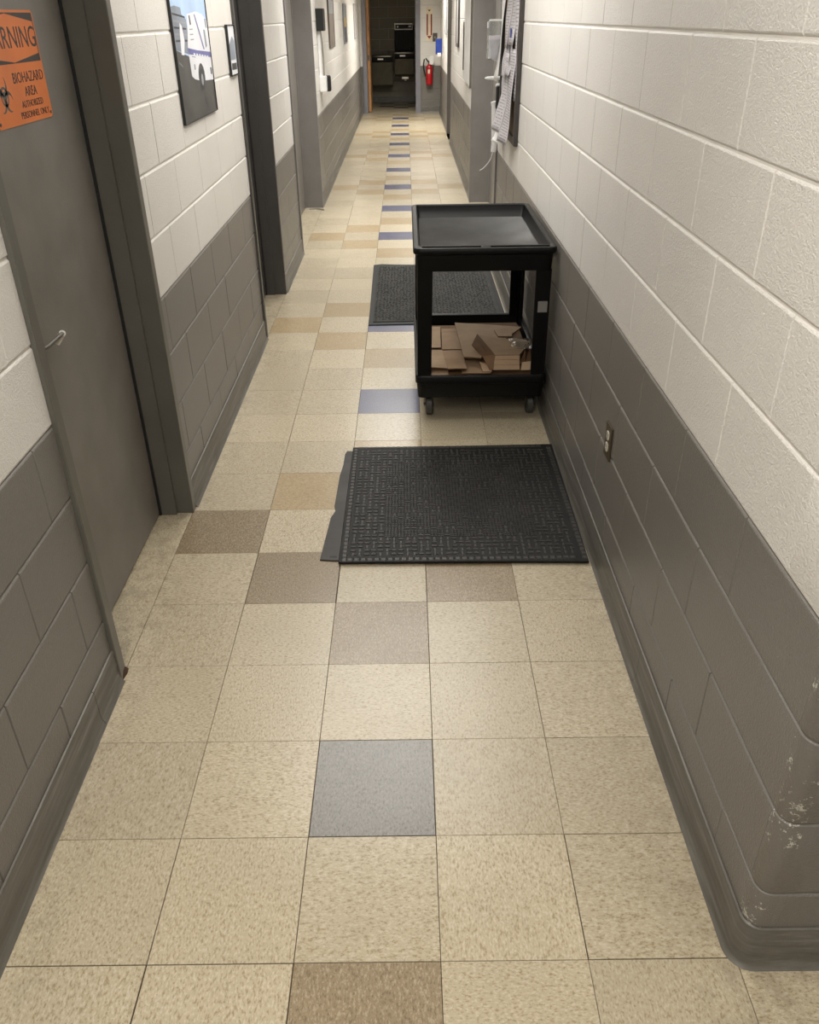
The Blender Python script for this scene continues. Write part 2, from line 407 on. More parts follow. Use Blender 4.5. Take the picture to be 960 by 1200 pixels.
# ------------------------------------------------------------------ block walls
Z0, CH = .0215, .2018
ZB = Z0+4*CH                    # joint where gray paint meets white paint
def z_joint(k): return 0 if k <= 0 else Z0+k*CH
NC = 12
_bm = {}
def block_mesh(L, H, mat):
    key = (round(L, 3), round(H, 3), mat.name)
    if key in _bm: return _bm[key]
    m = MB(mat)
    gx, gz = .0016, .0034        # half joints
    def ring(ix, iz, y): return [(-L/2+ix, y, -H/2+iz), (L/2-ix, y, -H/2+iz), (L/2-ix, y, H/2-iz), (-L/2+ix, y, H/2-iz)]
    m.loft([ring(gx, gz-.001, -.012), ring(gx, gz-.001, -.0042), ring(gx+.0008, gz+.0014, -.0016), ring(gx+.0020, gz+.0042, 0)], cap0=False)
    me = m.mesh('block'); _bm[key] = me; return me
def wall_run(name, axis, face, sign, a, b, phase, L=.4, depth=.16, label=None, courses=range(NC), stuff=False, top=CEIL, a_blocks=None, b_blocks=None, paint=None):
    """axis 'y': the wall runs along y at x = face, its corridor side looking to sign*x; axis 'x' likewise"""
    m = MB(MORTG, MORTW)
    back, front = face-sign*depth, face-sign*.0045
    for z0, z1, mi in ((0, ZB, 0), (ZB, top, 1)):
        if axis == 'y': m.box(min(back, front), max(back, front), a, b, z0, z1, mi)
        else: m.box(a, b, min(back, front), max(back, front), z0, z1, mi)
    w = m.build(name); tag(w, label, kind='structure')
    rot = {('y', 1): -PI/2, ('y', -1): PI/2, ('x', 1): 0, ('x', -1): PI}[(axis, sign)]
    joined = MB(GRAY, WHITE) if stuff else None
    lo, hi = (a if a_blocks is None else a_blocks), (b if b_blocks is None else b_blocks)
    for k in courses:
        z0, z1 = z_joint(k), min(z_joint(k+1), top)
        if z1-z0 < .03: continue
        ph = phase[k % 2]; n = math.floor((lo-ph)/L)
        while True:
            s0, s1 = ph+n*L, ph+(n+1)*L; n += 1
            if s0 >= hi-.004: break
            s0, s1 = max(s0, lo), min(s1, hi)
            if s1-s0 < .02: continue
            mat = paint or (GRAY if z1 <= ZB+.01 else WHITE)
            me = block_mesh(s1-s0, z1-z0, mat)
            d = face+sign*random.uniform(-.0006, .0006)
            c = (s0+s1)/2; zc = (z0+z1)/2
            loc = (d, c, zc) if axis == 'y' else (c, d, zc)
            if stuff:
                M = Matrix.Translation(loc) @ Matrix.Rotation(rot, 4, 'Z')
                joined.add([M @ v.co for v in me.vertices], [tuple(p.vertices) for p in me.polygons], 0 if mat is GRAY else 1)
            else:
                link('block', me, w, loc, (random.uniform(-.0012, .0012), random.uniform(-.001, .001), rot+random.uniform(-.0015, .0015)))
    if stuff:
        o = joined.build('block_courses', w); o['kind'] = 'stuff'
    return w
PL, PR = {1: 2.655, 0: 2.452}, {1: .70, 0: .497}
wall_run('wall_left', 'y', XL, 1, -3.9, DOOR1[0]-.04, PL, .4064, label='near stretch of left wall, white blocks over gray', a_blocks=-.4)
wall_run('wall_left', 'y', XL, 1, DOOR1[1]+.04, DOOR2[0]-.035, PL, .4064, label='left wall stretch that carries the ambulance poster')
wall_run('wall_left', 'y', XL, 1, DOOR2[1]+.035, DOOR3[0]-.035, PL, .4064, label='short left wall pier between the second and third doors')
wall_run('wall_left', 'y', XL, 1, DOOR3[1]+.035, HALL_END, PL, .4064, label='far stretch of left wall with hanging pictures', stuff=True)
wall_run('wall_right', 'y', XR, -1, .33, DOOR4[0]-.20, PR, .4, label='near right wall, white blocks over glossy gray blocks', a_blocks=.335)
wall_run('wall_right', 'y', XR+.013, -1, DOOR4[1]+.03, DOOR6[0]-.03, PR, .4, label='far stretch of right wall beyond the side doorway', stuff=True)
wall_run('wall_right', 'y', XR+.030, -1, DOOR6[1]+.04, HALL_END, PR, .4, label='last bit of right wall before the end wall', stuff=True)
# masonry over the doorways (above the picture)
def lintel(nm, x0, x1, y0, y1, z0):
    m = MB(WHITE); m.box(x0, x1, y0, y1, z0, CEIL); o = m.build(nm); tag(o, 'white block wall above a doorway', kind='structure')
HD = 2.14
for (a, b) in (DOOR1, DOOR2, DOOR3): lintel('wall_left', XL-.16, XL, a-.04, b+.04, HD+.05)
for (a, b) in (DOOR4, DOOR6): lintel('wall_right', XR+.005, XR+.16, a-.2, b+.04, HD+.05)
# rounded bullnose corner of the near right wall and the return wall that runs off to the right
YF = .297
wn = wall_run('wall_near', 'x', YF, -1, .965, 3.3, {1: 1.155, 0: .965}, .4, label='return wall turning right at the rounded near corner', b_blocks=1.80)
def corner_block(z0, z1, mat):
    r = .032; m = MB(mat, GRAYCHIP if mat is GRAY else mat)
    def ring(i, z):
        pts = [(XR+i, .50)]
        cx, cy = XR+r, YF+r
        pts.append((XR+i, .342))
        for q in range(9):
            a = math.radians(180+90*q/8); pts.append((cx+(r-i)*math.cos(a), cy+(r-i)*math.sin(a)))
        pts.append((.955, YF+i)); pts.append((.985, YF+i))
        return [(p[0], p[1], z) for p in pts]
    g = .0036
    rings = [ring(.006, z0+g-.001), ring(.0026, z0+g), ring(.0008, z0+g+.0012), ring(0, z0+g+.004), ring(0, z1-g-.004), ring(.0008, z1-g-.0012), ring(.0026, z1-g), ring(.006, z1-g+.001)]
    n = len(rings[0])
    for k in range(len(rings)-1):
        fs = [(k*n+i, k*n+i+1, (k+1)*n+i+1, (k+1)*n+i) for i in range(n-1)]
        for i, f in enumerate(fs):
            m.add([rings[k][i], rings[k][i+1], rings[k+1][i+1], rings[k+1][i]], [(0, 1, 2, 3)], 1 if 0 < i < 11 else 0)
    me = m.mesh('corner_block')
    bm = bmesh.new(); bm.from_mesh(me); bmesh.ops.remove_doubles(bm, verts=bm.verts, dist=1e-5); bmesh.ops.recalc_face_normals(bm, faces=bm.faces); bm.to_mesh(me); bm.free()
    me.polygons.foreach_set('use_smooth', [True]*len(me.polygons)); me.set_sharp_from_angle(angle=math.radians(40))
    return me
for k in range(NC):
    z0, z1 = z_joint(k), min(z_joint(k+1), CEIL)
    if z1-z0 > .03: link('corner_block', corner_block(z0, z1, GRAY if k < 4 else WHITE), wn)
m = MB(MORTG, MORTW)
for z0, z1, mi in ((0, ZB, 0), (ZB, CEIL, 1)):
    pts = [(XR+.004, .34)]+[(XR+.032+.028*math.cos(math.radians(180+90*q/6)), YF+.032+.028*math.sin(math.radians(180+90*q/6))) for q in range(7)]+[(.97, YF+.004), (.97, .34)]
    m.prism(pts, z0, z1, 'z', mi)
m.build('corner_core', wn)
# end wall with its doorway
EX0, EX1 = -.495, .458
FWL, FWR = .078, .092
YE = HALL_END
for a, b, lab in ((-.78, EX0-.07, 'sliver of end wall left of the far doorway'), (EX1+.085, 1.1, 'end wall right of the far doorway, where the extinguisher hangs')):
    wall_run('wall_end', 'x', YE, -1, a, b, {1: .58, 0: .78}, .4, label=lab, depth=.14)
m = MB(WHITE); m.box(EX0-.07, EX1+.085, YE, YE+.14, HD+.05, CEIL); tag(m.build('wall_end'), 'white block wall above the far doorway', kind='structure')
# the dim room beyond
YB = 20.03
wall_run('wall_back', 'x', YB, -1, -1.6, 1.7, {1: .1, 0: .3}, .4, label='dim block wall behind the drinking fountains', depth=.14, paint=TAUPE)
for nm, x0, x1 in (('wall_left', -1.7, -1.56), ('wall_right', 1.6, 1.74)):
    m = MB(WHITE); m.box(x0, x1, YE+.14, YB, 0, CEIL); tag(m.build(nm), 'side wall of the dim alcove past the far doorway', kind='structure')
# enclosure behind the camera
for nm, bx in (('wall_behind', (-.8, 3.4, -4.1, -3.95)), ('wall_side', (3.3, 3.45, -4.0, .32))):
    m = MB(WHITE); m.box(*bx, 0, CEIL); tag(m.build(nm), 'plain white wall of the lobby behind the viewer', kind='structure')
m = MB(CEILM); m.box(-1.8, 3.5, -4.1, 20.2, CEIL, CEIL+.08); tag(m.build('ceiling'), 'flat white ceiling of the corridor', kind='structure')

# ------------------------------------------------------------------ cove baseboards
BH = .118
PROF = [(0, BH), (.004, BH-.002), (.0055, BH-.006), (.006, .030), (.0085, .014), (.014, .004), (.019, .0012), (.020, 0), (0, 0)]
def sweep(path, name, label):
    """path: list of (x, y, nx, ny): foot points on the wall face and their outward normals"""
    m = MB(BASEM); rings = [[(x+nx*d, y+ny*d, z) for d, z in PROF] for x, y, nx, ny in path]
    m.loft(rings); o = m.build(name, None, True); tag(o, label, kind='structure'); return o
def straight(x, y0, y1, sx, name, label): sweep([(x, y0, sx, 0), (x, y1, sx, 0)], name, label)
e = .0012
straight(XL+e, -3.9, .985, 1, 'baseboard_left', 'gray rubber cove base along the nearest left wall')
straight(XL+e, .9875, DOOR1[0]-.042, 1, 'baseboard_left', 'short gray cove base piece ending at the first door frame')
straight(XL+e, DOOR1[1]+.042, DOOR2[0]-.037, 1, 'baseboard_left', 'gray cove base below the ambulance poster')
straight(XL+e, DOOR2[1]+.037, DOOR3[0]-.037, 1, 'baseboard_left', 'gray cove base on the pier between two left doors')
straight(XL+e, DOOR3[1]+.037, HALL_END-.002, 1, 'baseboard_left', 'gray cove base along the far left wall')
straight(XR-e, 1.1305, DOOR4[0]-.205, -1, 'baseboard_right', 'gray cove base running along the right wall behind the cart')
r = .032
path = [(XR-e, 1.129, -1, 0), (XR-e, YF+r, -1, 0)]
for q in range(1, 8):
    a = math.radians(180+90*q/8); path.append((XR+r+(r+e)*math.cos(a), YF+r+(r+e)*math.sin(a), math.cos(a), math.sin(a)))
path += [(XR+r, YF-e, 0, -1), (3.28, YF-e, 0, -1)]
sweep(path, 'baseboard_right', 'dirty gray cove base wrapping the rounded near right corner')
straight(XR+.013-e, DOOR4[1]+.035, DOOR6[0]-.035, -1, 'baseboard_right', 'gray cove base along the far right wall')
straight(XR+.030-e, DOOR6[1]+.045, HALL_END-.002, -1, 'baseboard_right', 'gray cove base at the far end of right wall')
sweep([(EX1+.095, YE-e, 0, -1), (.93, YE-e, 0, -1)], 'baseboard_end', 'gray cove base under the fire extinguisher')
sweep([(-1.55, YB-e, 0, -1), (1.59, YB-e, 0, -1)], 'baseboard_back', 'dark cove base below the drinking fountains')

# ------------------------------------------------------------------ doors and frames
def jamb(mat, xf, s, yo, inward, xback, name, parent, stop=.016, xstop=None, proud=.010, face=.042):
    """hollow metal jamb. xf wall face, s = +1 when the corridor lies to +x, yo = clear opening edge, inward = direction (in y) into the opening"""
    o = -inward; xs = xstop if xstop is not None else xf-s*.062
    pts = [(xf-s*.002, yo+o*face), (xf+s*proud, yo+o*face), (xf+s*(proud+.002), yo+o*(face-.003)), (xf+s*(proud+.002), yo+o*.003), (xf+s*proud, yo), (xs, yo), (xs, yo+inward*stop), (xback, yo+inward*stop), (xback, yo+o*face)]
    m = MB(mat); m.prism(pts, 0, HD); return m.build(name, parent)
def header(mat, xf, s, y0, y1, xback, parent, proud=.010):
    m = MB(mat); m.box(min(xf+s*proud, xback), max(xf+s*proud, xback), y0-.042, y1+.042, HD, HD+.05); m.build('door_header', parent)
def door_set(n, xf, s, y0, y1, fm, dm, xdoor, label, xstop=None, jface=.042, near_face=None):
    d = empty('door_%d' % n, (xf, (y0+y1)/2, 0), None, kind='structure'); d['label'] = label
    inv = Matrix.Translation((-xf, -(y0+y1)/2, 0))
    xb = xdoor-s*.052
    js = [jamb(fm, xf, s, y0, 1, xb, 'door_jamb', d, xstop=xstop, face=near_face or jface), jamb(fm, xf, s, y1, -1, xb, 'door_jamb', d, xstop=xstop, face=jface)]
    header(fm, xf, s, y0, y1, xb, d)
    m = MB(dm); m.box(xdoor, xdoor-s*.045, y0+.003, y1-.003, .008, HD-.004, bev=.002); m.build('door_leaf', d)
    for c in d.children: c.matrix_parent_inverse = inv
    return d
d1 = door_set(1, XL, 1, DOOR1[0], DOOR1[1], FRAMEM, DOORM, -.735, 'gray steel door with orange warning sign', xstop=-.668)
d2 = door_set(2, XL, 1, DOOR2[0], DOOR2[1], FRAMED, FRAMED, -.745, 'dark recessed door past the ambulance poster', xstop=-.682)
d3 = door_set(3, XL, 1, DOOR3[0], DOOR3[1], FRAMEL, DOORM, -.785, 'wide gray recessed doors, third opening on left', xstop=-.775)
d4 = door_set(4, XR, -1, DOOR4[0], DOOR4[1], FRAMEL, DOORM, 1.105, 'deep gray doorway on right beyond the notice board', xstop=1.095, near_face=.20)
d6 = door_set(6, XR+.02, -1, DOOR6[0], DOOR6[1], FRAMEL, DOORM, 1.02, 'farthest gray doorway on the right wall', xstop=.985)
ft = MB(simple('rusty_brown_metal', (.045, .022, .012, 1), .8, var=.5))
ft.loft([[(-.622+dx*.5, 1.19+dy, z) for dx, dy in ((0, -.035), (.035, -.03), (.045, .0), (.04, .022), (0, .02))] for z in (.0005,)]+[[(-.618+dx*.35, 1.187+dy*.6, .022) for dx, dy in ((0, -.035), (.035, -.02), (.045, .006), (.03, .02), (0, .02))]])
o = ft.build('corroded_foot', d1); o.matrix_parent_inverse = d1.matrix_basis.inverted(); o['label'] = 'rusty brown corroded foot of the near jamb'
# lever handle of the first door: only its returned tip shows past the wall
def lever(door, x, y, z, s, ly):
    q = MB(DKSTEEL); q.tube([(x+s*.034, y, z), (x+s*.040, y+ly*.02, z+.001), (x+s*.040, y+ly*.125, z)], .0055, 10); arm = q.build('lever_arm', door, True); arm.matrix_parent_inverse = door.matrix_basis.inverted()  # dark metal on the arm stands in for its dark reflection
    m = MB(CHROME)
    m.lathe((x, y, z), (s, 0, 0), [(0, .030), (.006, .030), (.009, .024), (.010, .011), (.034, .011), (.036, .010)], 20)
    m.tube([(x+s*.041, y+ly*.124, z+.002), (x+s*.034, y+ly*.132, z-.006), (x+s*.014, y+ly*.136, z-.030)], .0088, 12); o = m.build('door_handle', door, True); o.matrix_parent_inverse = door.matrix_basis.inverted(); o['label'] = 'bright metal lever handle'
lever(d1, -.735, 1.392, .940, 1, 1)
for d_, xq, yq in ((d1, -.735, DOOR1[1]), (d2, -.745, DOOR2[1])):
    g_ = MB(BLACK); g_.box(xq-.002, xq+.009, yq-.0235, yq-.0165, .004, HD-.01); g_.build('dark_gap_strip', d_).matrix_parent_inverse = d_.matrix_basis.inverted()  # black strip put in for the shaded gap between leaf and stop
# frame of the far doorway, with its wooden door standing open inside
d5 = empty('door_5', (0, YE, 0), kind='structure'); d5['label'] = 'far doorway with blue gray frame and wooden door standing open'
for s, x, fw in ((-1, EX0, FWL), (1, EX1, FWR)):
    m = MB(FRAMEB); m.prism([(x, YE-.016), (x+s*fw, YE-.016), (x+s*fw, YE-.002), (x+s*.06, YE-.002), (x+s*.06, YE+.15), (x, YE+.15)], 0, HD)
    m.build('door_jamb', d5).matrix_parent_inverse = Matrix.Translation((0, -YE, 0))
m = MB(FRAMEB); m.box(EX0, EX1, YE-.016, YE+.15, HD, HD+.06); m.build('door_header', d5).matrix_parent_inverse = Matrix.Translation((0, -YE, 0))
m = MB(WOOD); m.box(EX0+.006, EX0+.058, YE+.16, YE+1.0, .01, HD-.01, bev=.002); lf = m.build('door_leaf', d5); lf.matrix_parent_inverse = Matrix.Translation((0, -YE, 0)); lf['label'] = 'honey wood door leaf seen edge on'
m = MB(DKSTEEL); m.box(EX0+.014, EX0+.050, YE+.157, YE+.1599, .92, 1.02); m.build('latch_plate', lf)

# ------------------------------------------------------------------ ceiling lamps
for (lx, ly, lp, lc, lw, ll) in LAMPS:
    e_ = empty('ceiling_light', (lx, ly, CEIL), ll, 'lamp', 'ceiling lights along the corridor')
    m = MB(WHITEP); m.box(-lw/2-.02, lw/2+.02, -1.2, 1.2, -.02, -.0005, bev=.004); m.build('lamp_housing', e_)
    m = MB(LIT); m.box(-lw/2-.005, lw/2+.005, -1.16, 1.16, -.026, -.0195); m.build('diffuser', e_)

# ------------------------------------------------------------------ utility cart
CX0, CX1, CY0, CY1 = .278, .900, 2.92, 3.90
cart = empty('utility_cart', (.59, 3.41, 0), 'black plastic two shelf utility cart parked against right wall', 'cart')
def cloc(o): o.matrix_parent_inverse = Matrix.Translation((-.59, -3.41, 0)); return o
def tray_rings(x0, x1, y0, y1, r, spec):
    out = []
    for i, fi, z in spec:       # inset, extra front inset, height
        rr = max(r-i*.6, .008)
        out.append([(p[0], p[1], z) for p in rrect(x0+i, x1-i, y0+i+fi, y1-i, rr, 5)])
    return out
top = MB(BLACKP, BLACKT)
R1 = tray_rings(CX0, CX1, CY0, CY1, .034, [(.030, 0, .716), (.017, 0, .718), (.013, 0, .788), (.002, 0, .794), (0, 0, .800), (0, 0, .812), (.004, 0, .819), (.010, 0, .8205), (.022, .028, .8205), (.027, .030, .816), (.036, .030, .757)])
top.loft(R1, 0, cap0=False, cap1=False)
n_ = len(R1[0]); top.add(R1[-1], [tuple(range(n_))], 1)
R2 = tray_rings(CX0, CX1, CY0, CY1, .034, [(.030, 0, .716), (.034, 0, .745)])
top.loft(R2, 0, cap0=False, cap1=True)
tt = cloc(top.build('top_tray', cart, True))
bm = bmesh.new(); bm.from_mesh(tt.data); bmesh.ops.remove_doubles(bm, verts=bm.verts, dist=1e-5); bmesh.ops.recalc_face_normals(bm, faces=bm.faces); bm.to_mesh(tt.data); bm.free()
# the two hand slots through the front rim
slot = MB(BLACK)
for x0, x1 in ((.315, .572), (.612, .868)):
    slot.prism(rrect(x0, x1, CY0+.0150, CY0+.0400, .006, 3), .785, .8325)
cut = slot.build('slot_cutter')
bo = tt.modifiers.new('slots', 'BOOLEAN'); bo.operation = 'DIFFERENCE'; bo.object = cut; bo.solver = 'EXACT'
dg = bpy.context.evaluated_depsgraph_get(); dg.update()
nm = bpy.data.meshes.new_from_object(tt.evaluated_get(dg)); old = tt.data; tt.modifiers.clear(); tt.data = nm; bpy.data.objects.remove(cut)
bt = MB(BLACKP, BLACKT)
R3 = tray_rings(CX0+.006, CX1-.004, CY0+.022, CY1-.012, .028, [(.030, 0, .118), (.012, 0, .120), (.006, 0, .190), (.0, 0, .196), (0, 0, .226), (.004, 0, .232), (.012, 0, .233), (.024, 0, .228), (.030, 0, .168)])
bt.loft(R3, 0, cap0=True, cap1=False); bt.add(R3[-1], [tuple(range(len(R3[0])))], 1)
cloc(bt.build('bottom_tray', cart, True))
def cart_leg(x, sx, y, sy):
    """L shaped post: x,y its outer corner, sx,sy point to the cart's inside"""
    t = .013; w, d = .064, .095
    m = MB(BLACKP)
    rings = []
    for z, k in ((.205, 0), (.72, .004)):
        xa, ya = x-sx*0+sx*k*.3, y+sy*k*.3
        p = [(xa, ya), (xa+sx*(w+k), ya), (xa+sx*(w+k), ya+sy*t), (xa+sx*(t+.004), ya+sy*t), (xa+sx*t, ya+sy*(t+.004)), (xa+sx*t, ya+sy*(d+k)), (xa, ya+sy*(d+k))]
        rings.append([(q_[0], q_[1], z) for q_ in p])
    m.loft(rings)
    # stiffening rib on the inside faces
    m.box(x+sx*t, x+sx*(t+.012), y+sy*t, y+sy*(t+.012), .215, .715)
    return cloc(m.build('leg', cart))
for x, sx in ((CX0+.016, 1), (CX1-.014, -1)):
    for y, sy in ((CY0+.030, 1), (CY1-.024, -1)): 
        lg = cart_leg(x, sx, y, sy)
        if sx < 0 and sy > 0:
            m = MB(simple('pale_gray_sticker', (.23, .22, .21, 1), .5)); m.box(CX1-.066, CX1-.024, CY0+.0286, CY0+.0302, .528, .578)
            s_ = m.build('sticker', lg); s_['label'] = 'pale gray sticker'
CASTM = simple('gray_caster_tread', (.06, .058, .054, 1), .5)
def caster(x, y):
    c = link('caster', MB(DKSTEEL).box(-.028, .028, -.032, .032, .106, .119, bev=.002).mesh('caster'), cart, (x-.59, y-3.41, 0))
    f = MB(DKSTEEL)
    for s in (-1, 1):
        f.prism([(-.030, .108), (.030, .108), (.016, .046), (-.010, .046)], s*.0195, s*.0225, 'x')
    f.cyl((-.026, .004, .0525), (.026, .004, .0525), .006, n=10)
    f.build('fork', c)
    w = MB(BLACK, CASTM); R = .052
    w.lathe((-.016, .004, .0525), (1, 0, 0), [(0, .030), (0, R-.006), (.004, R), (.028, R), (.032, R-.006), (.032, .030)], 28, 1)
    w.lathe((-.0175, .004, .0525), (1, 0, 0), [(0, .012), (.001, .030), (.034, .030), (.035, .012)], 20, 0)
    w.build('wheel', c, True)
for x in (.350, .838):
    for y in (3.035, 3.80): caster(x, y)

# ------------------------------------------------------------------ cardboard on the lower shelf
def sheet(name, label, quad, mat=CARD, th=.004, crease=None, flap=None, parent=None, group='broken down cardboard on the cart'):
    """one sheet: quad = four (x, y, z) top corners counter-clockwise; creases pressed across at given fractions"""
    q = [Vector(p) for p in quad]; n = (q[1]-q[0]).cross(q[3]-q[0]).normalized()
    if n.z < 0: n = -n
    o0 = sum(q, Vector())/4
    cuts = [0]
    for c in (crease or []): cuts += [c-.022, c, c+.022]
    cuts.append(1)
    rows = []
    for c in cuts:
        a, b = q[0].lerp(q[3], c), q[1].lerp(q[2], c)
        d = -.0022 if crease and any(abs(c-k) < 1e-6 for k in crease) else 0
        rows.append([a+n*d, a.lerp(b, .5)+n*(d+random.uniform(0, .0015)), b+n*d])
    m = MB(mat, CARDD); top_, bot = [], []
    W_ = 3; R_ = len(rows)
    vs_ = [p-o0 for r_ in rows for p in r_]+[p-o0-n*th for r_ in rows for p in r_]
    fs = []; k = W_*R_
    for i in range(R_-1):
        for j in range(W_-1):
            a = i*W_+j; fs.append((a, a+1, a+W_+1, a+W_)); fs.append((k+a, k+a+W_, k+a+W_+1, k+a+1))
    edge = [j for j in range(W_)]+[i*W_+W_-1 for i in range(1, R_)]+[(R_-1)*W_+j for j in range(W_-2, -1, -1)]+[i*W_ for i in range(R_-2, 0, -1)]
    ef = [(edge[i], edge[(i+1) % len(edge)], k+edge[(i+1) % len(edge)], k+edge[i]) for i in range(len(edge))]
    m.add(vs_, fs, 0); m.add(vs_, ef, 1)
    me = m.mesh(name)
    bm = bmesh.new(); bm.from_mesh(me); bmesh.ops.remove_doubles(bm, verts=bm.verts, dist=1e-6); bmesh.ops.recalc_face_normals(bm, faces=bm.faces); bm.to_mesh(me); bm.free()
    if parent:
        o = link(name, me, parent); o.location = o0-parent.location; o['label'] = label; return o
    o = link(name, me, None, o0); tag(o, label, 'cardboard', group); return o
sheet('cardboard_sheet', 'narrow kraft strip at the left back of the lower shelf', [(.322, 3.25, .259), (.414, 3.25, .261), (.422, 3.565, .262), (.325, 3.565, .260)], CARD2, crease=[.12])
sheet('cardboard_sheet', 'square kraft piece between the left strip and the big slanting sheet', [(.420, 3.235, .256), (.530, 3.235, .256), (.530, 3.545, .258), (.428, 3.545, .258)], CARD, crease=[.82])
sheet('cardboard_sheet', 'dog-eared kraft piece at the left front of the lower shelf', [(.322, 3.02, .248), (.440, 3.00, .249), (.420, 3.235, .254), (.322, 3.24, .253)], CARD2, crease=[.45])
sheet('cardboard_sheet', 'folded kraft flap with a dark lifted front edge left of centre', [(.437, 2.985, .252), (.525, 2.985, .252), (.520, 3.225, .254), (.420, 3.225, .254)], CARD, crease=[.5])
sheet('cardboard_sheet', 'thin lower kraft strip poking out at the left front corner', [(.318, 2.985, .222), (.44, 2.985, .222), (.44, 3.10, .226), (.318, 3.10, .226)], CARD2)
sheet('cardboard_sheet', 'kraft sheet lying under the big slanting sheet at front centre', [(.505, 2.988, .2268), (.640, 2.988, .2268), (.640, 3.20, .229), (.505, 3.20, .229)], CARD)
sheet('cardboard_sheet', 'largest kraft sheet, lying slanted across the middle', [(.517, 3.075, .276), (.596, 3.052, .2790), (.845, 3.51, .274), (.500, 3.60, .272)], CARD2, th=.005)
sheet('cardboard_sheet', 'bottom kraft layer covering the lower shelf beneath the other pieces', [(.315, 2.985, .186), (.865, 2.985, .186), (.865, 3.80, .190), (.315, 3.80, .190)], CARDD, th=.010)
# packed layers that carry the upper sheets
for (x0, x1, y0, y1, z0, z1, lb) in ((.318, .53, 2.995, 3.58, .192, .217, 'flattened box under the left kraft pieces'), (.53, .85, 3.05, 3.70, .192, .222, 'flattened box under the big slanting sheet')):
    m = MB(CARDD); m.box(-(x1-x0)/2, (x1-x0)/2, -(y1-y0)/2, (y1-y0)/2, 0, z1-z0, bev=.002)
    tag(m.build('flattened_box', loc=((x0+x1)/2, (y0+y1)/2, z0)), lb, 'cardboard', 'broken down cardboard on the cart')
for (x0, x1, y0, y1, z0, z1, lb) in ((.330, .52, 3.03, 3.53, .2265, .2475, 'second flattened box under the left kraft pieces'), (.53, .83, 3.33, 3.60, .224, .268, 'second flattened box under the big slanting sheet')):
    m = MB(CARDD); m.box(-(x1-x0)/2, (x1-x0)/2, -(y1-y0)/2, (y1-y0)/2, 0, z1-z0, bev=.002)
    tag(m.build('flattened_box', loc=((x0+x1)/2, (y0+y1)/2, z0)), lb, 'cardboard', 'broken down cardboard on the cart')
sheet('cardboard_sheet', 'small kraft tab near the back right of the cardboard pile', [(.705, 3.33, .2865), (.775, 3.33, .287), (.785, 3.44, .2855), (.695, 3.44, .285)], CARD2)
# the half crushed carton at the right front
ct = empty('crushed_carton', (.74, 3.05, .24), 'half crushed open carton at the right front of the lower shelf', 'carton')
sheet('top_panel', 'creased top panel', [(.660, 3.03, .300), (.775, 3.03, .300), (.850, 3.22, .292), (.600, 3.335, .296)], CARD2, parent=ct, crease=[.4])
sheet('front_panel', 'wrinkled front panel', [(.650, 3.002, .236), (.777, 3.002, .236), (.776, 3.026, .298), (.662, 3.026, .298)], CARD, parent=ct, crease=[.35, .7])
sheet('side_flap', 'dark torn side flap', [(.600, 3.335, .300), (.562, 3.18, .298), (.604, 3.045, .291), (.662, 3.03, .300)], CARDD, parent=ct)
sheet('side_flap', 'dark torn lower side flap', [(.604, 3.043, .290), (.634, 2.996, .238), (.652, 2.998, .238), (.661, 3.029, .299)], CARDD, parent=ct)
sheet('side_flap', 'brown inner flap', [(.590, 3.040, .262), (.602, 2.995, .232), (.645, 2.992, .232), (.640, 3.035, .25)], CARD, parent=ct)
sheet('inner_wall', 'shaded inner wall', [(.783, 3.08, .238), (.845, 3.10, .238), (.850, 3.21, .290), (.778, 3.035, .298)], CARDD, parent=ct)
sheet('end_flap', 'small square end flap', [(.783, 3.000, .234), (.846, 3.000, .236), (.850, 3.012, .276), (.787, 3.010, .270)], CARD2, parent=ct)
# crumpled clear film
random.seed(23)
fm = MB(FILM); NX = 7
pts = [[(.745+.105*i/NX+random.uniform(-.004, .004), 3.09+.15*j/NX+random.uniform(-.004, .004)-.05*i/NX*.3, .309+random.uniform(-.004, .012)*(1 if 0 < i < NX and 0 < j < NX else .3)) for i in range(NX+1)] for j in range(NX+1)]
vv = [p for row in pts for p in row]
fm.add(vv, [(j*(NX+1)+i, j*(NX+1)+i+1, (j+1)*(NX+1)+i+1, (j+1)*(NX+1)+i) for j in range(NX) for i in range(NX)])
tag(fm.build('plastic_film'), 'crumpled clear plastic film shining on the crushed carton', 'plastic wrap')

# ------------------------------------------------------------------ floor mats
def slab_mesh(poly, z0, z1, mat, b=.002):
    cx = sum(p[0] for p in poly)/len(poly); cy = sum(p[1] for p in poly)/len(poly)
    ins = lambda k: [(p[0]+(cx-p[0])*k, p[1]+(cy-p[1])*k) for p in poly]
    m = MB(mat); m.loft([[(*p, z0) for p in poly], [(*p, z1-b) for p in poly], [(*p, z1) for p in ins(.004)]]); return m
um = slab_mesh([(-.075, 1.772), (-.02, 1.765), (.40, 1.80), (.40, 2.60), (-.028, 2.632), (-.036, 2.60), (-.037, 2.50), (-.046, 2.40), (-.050, 2.15), (-.043, 2.11), (-.058, 2.06)], .0006, .0056, RUBBERG, .001)
m = MB(BLACK)
o = um.build('under_mat'); tag(o, 'smooth worn rubber mat poking out left under the patterned mat', 'mat')
m = MB(BLACK); m.box(-.040, -.014, 1.785, 1.793, .0055, .0062); m.build('edge_slot', o)
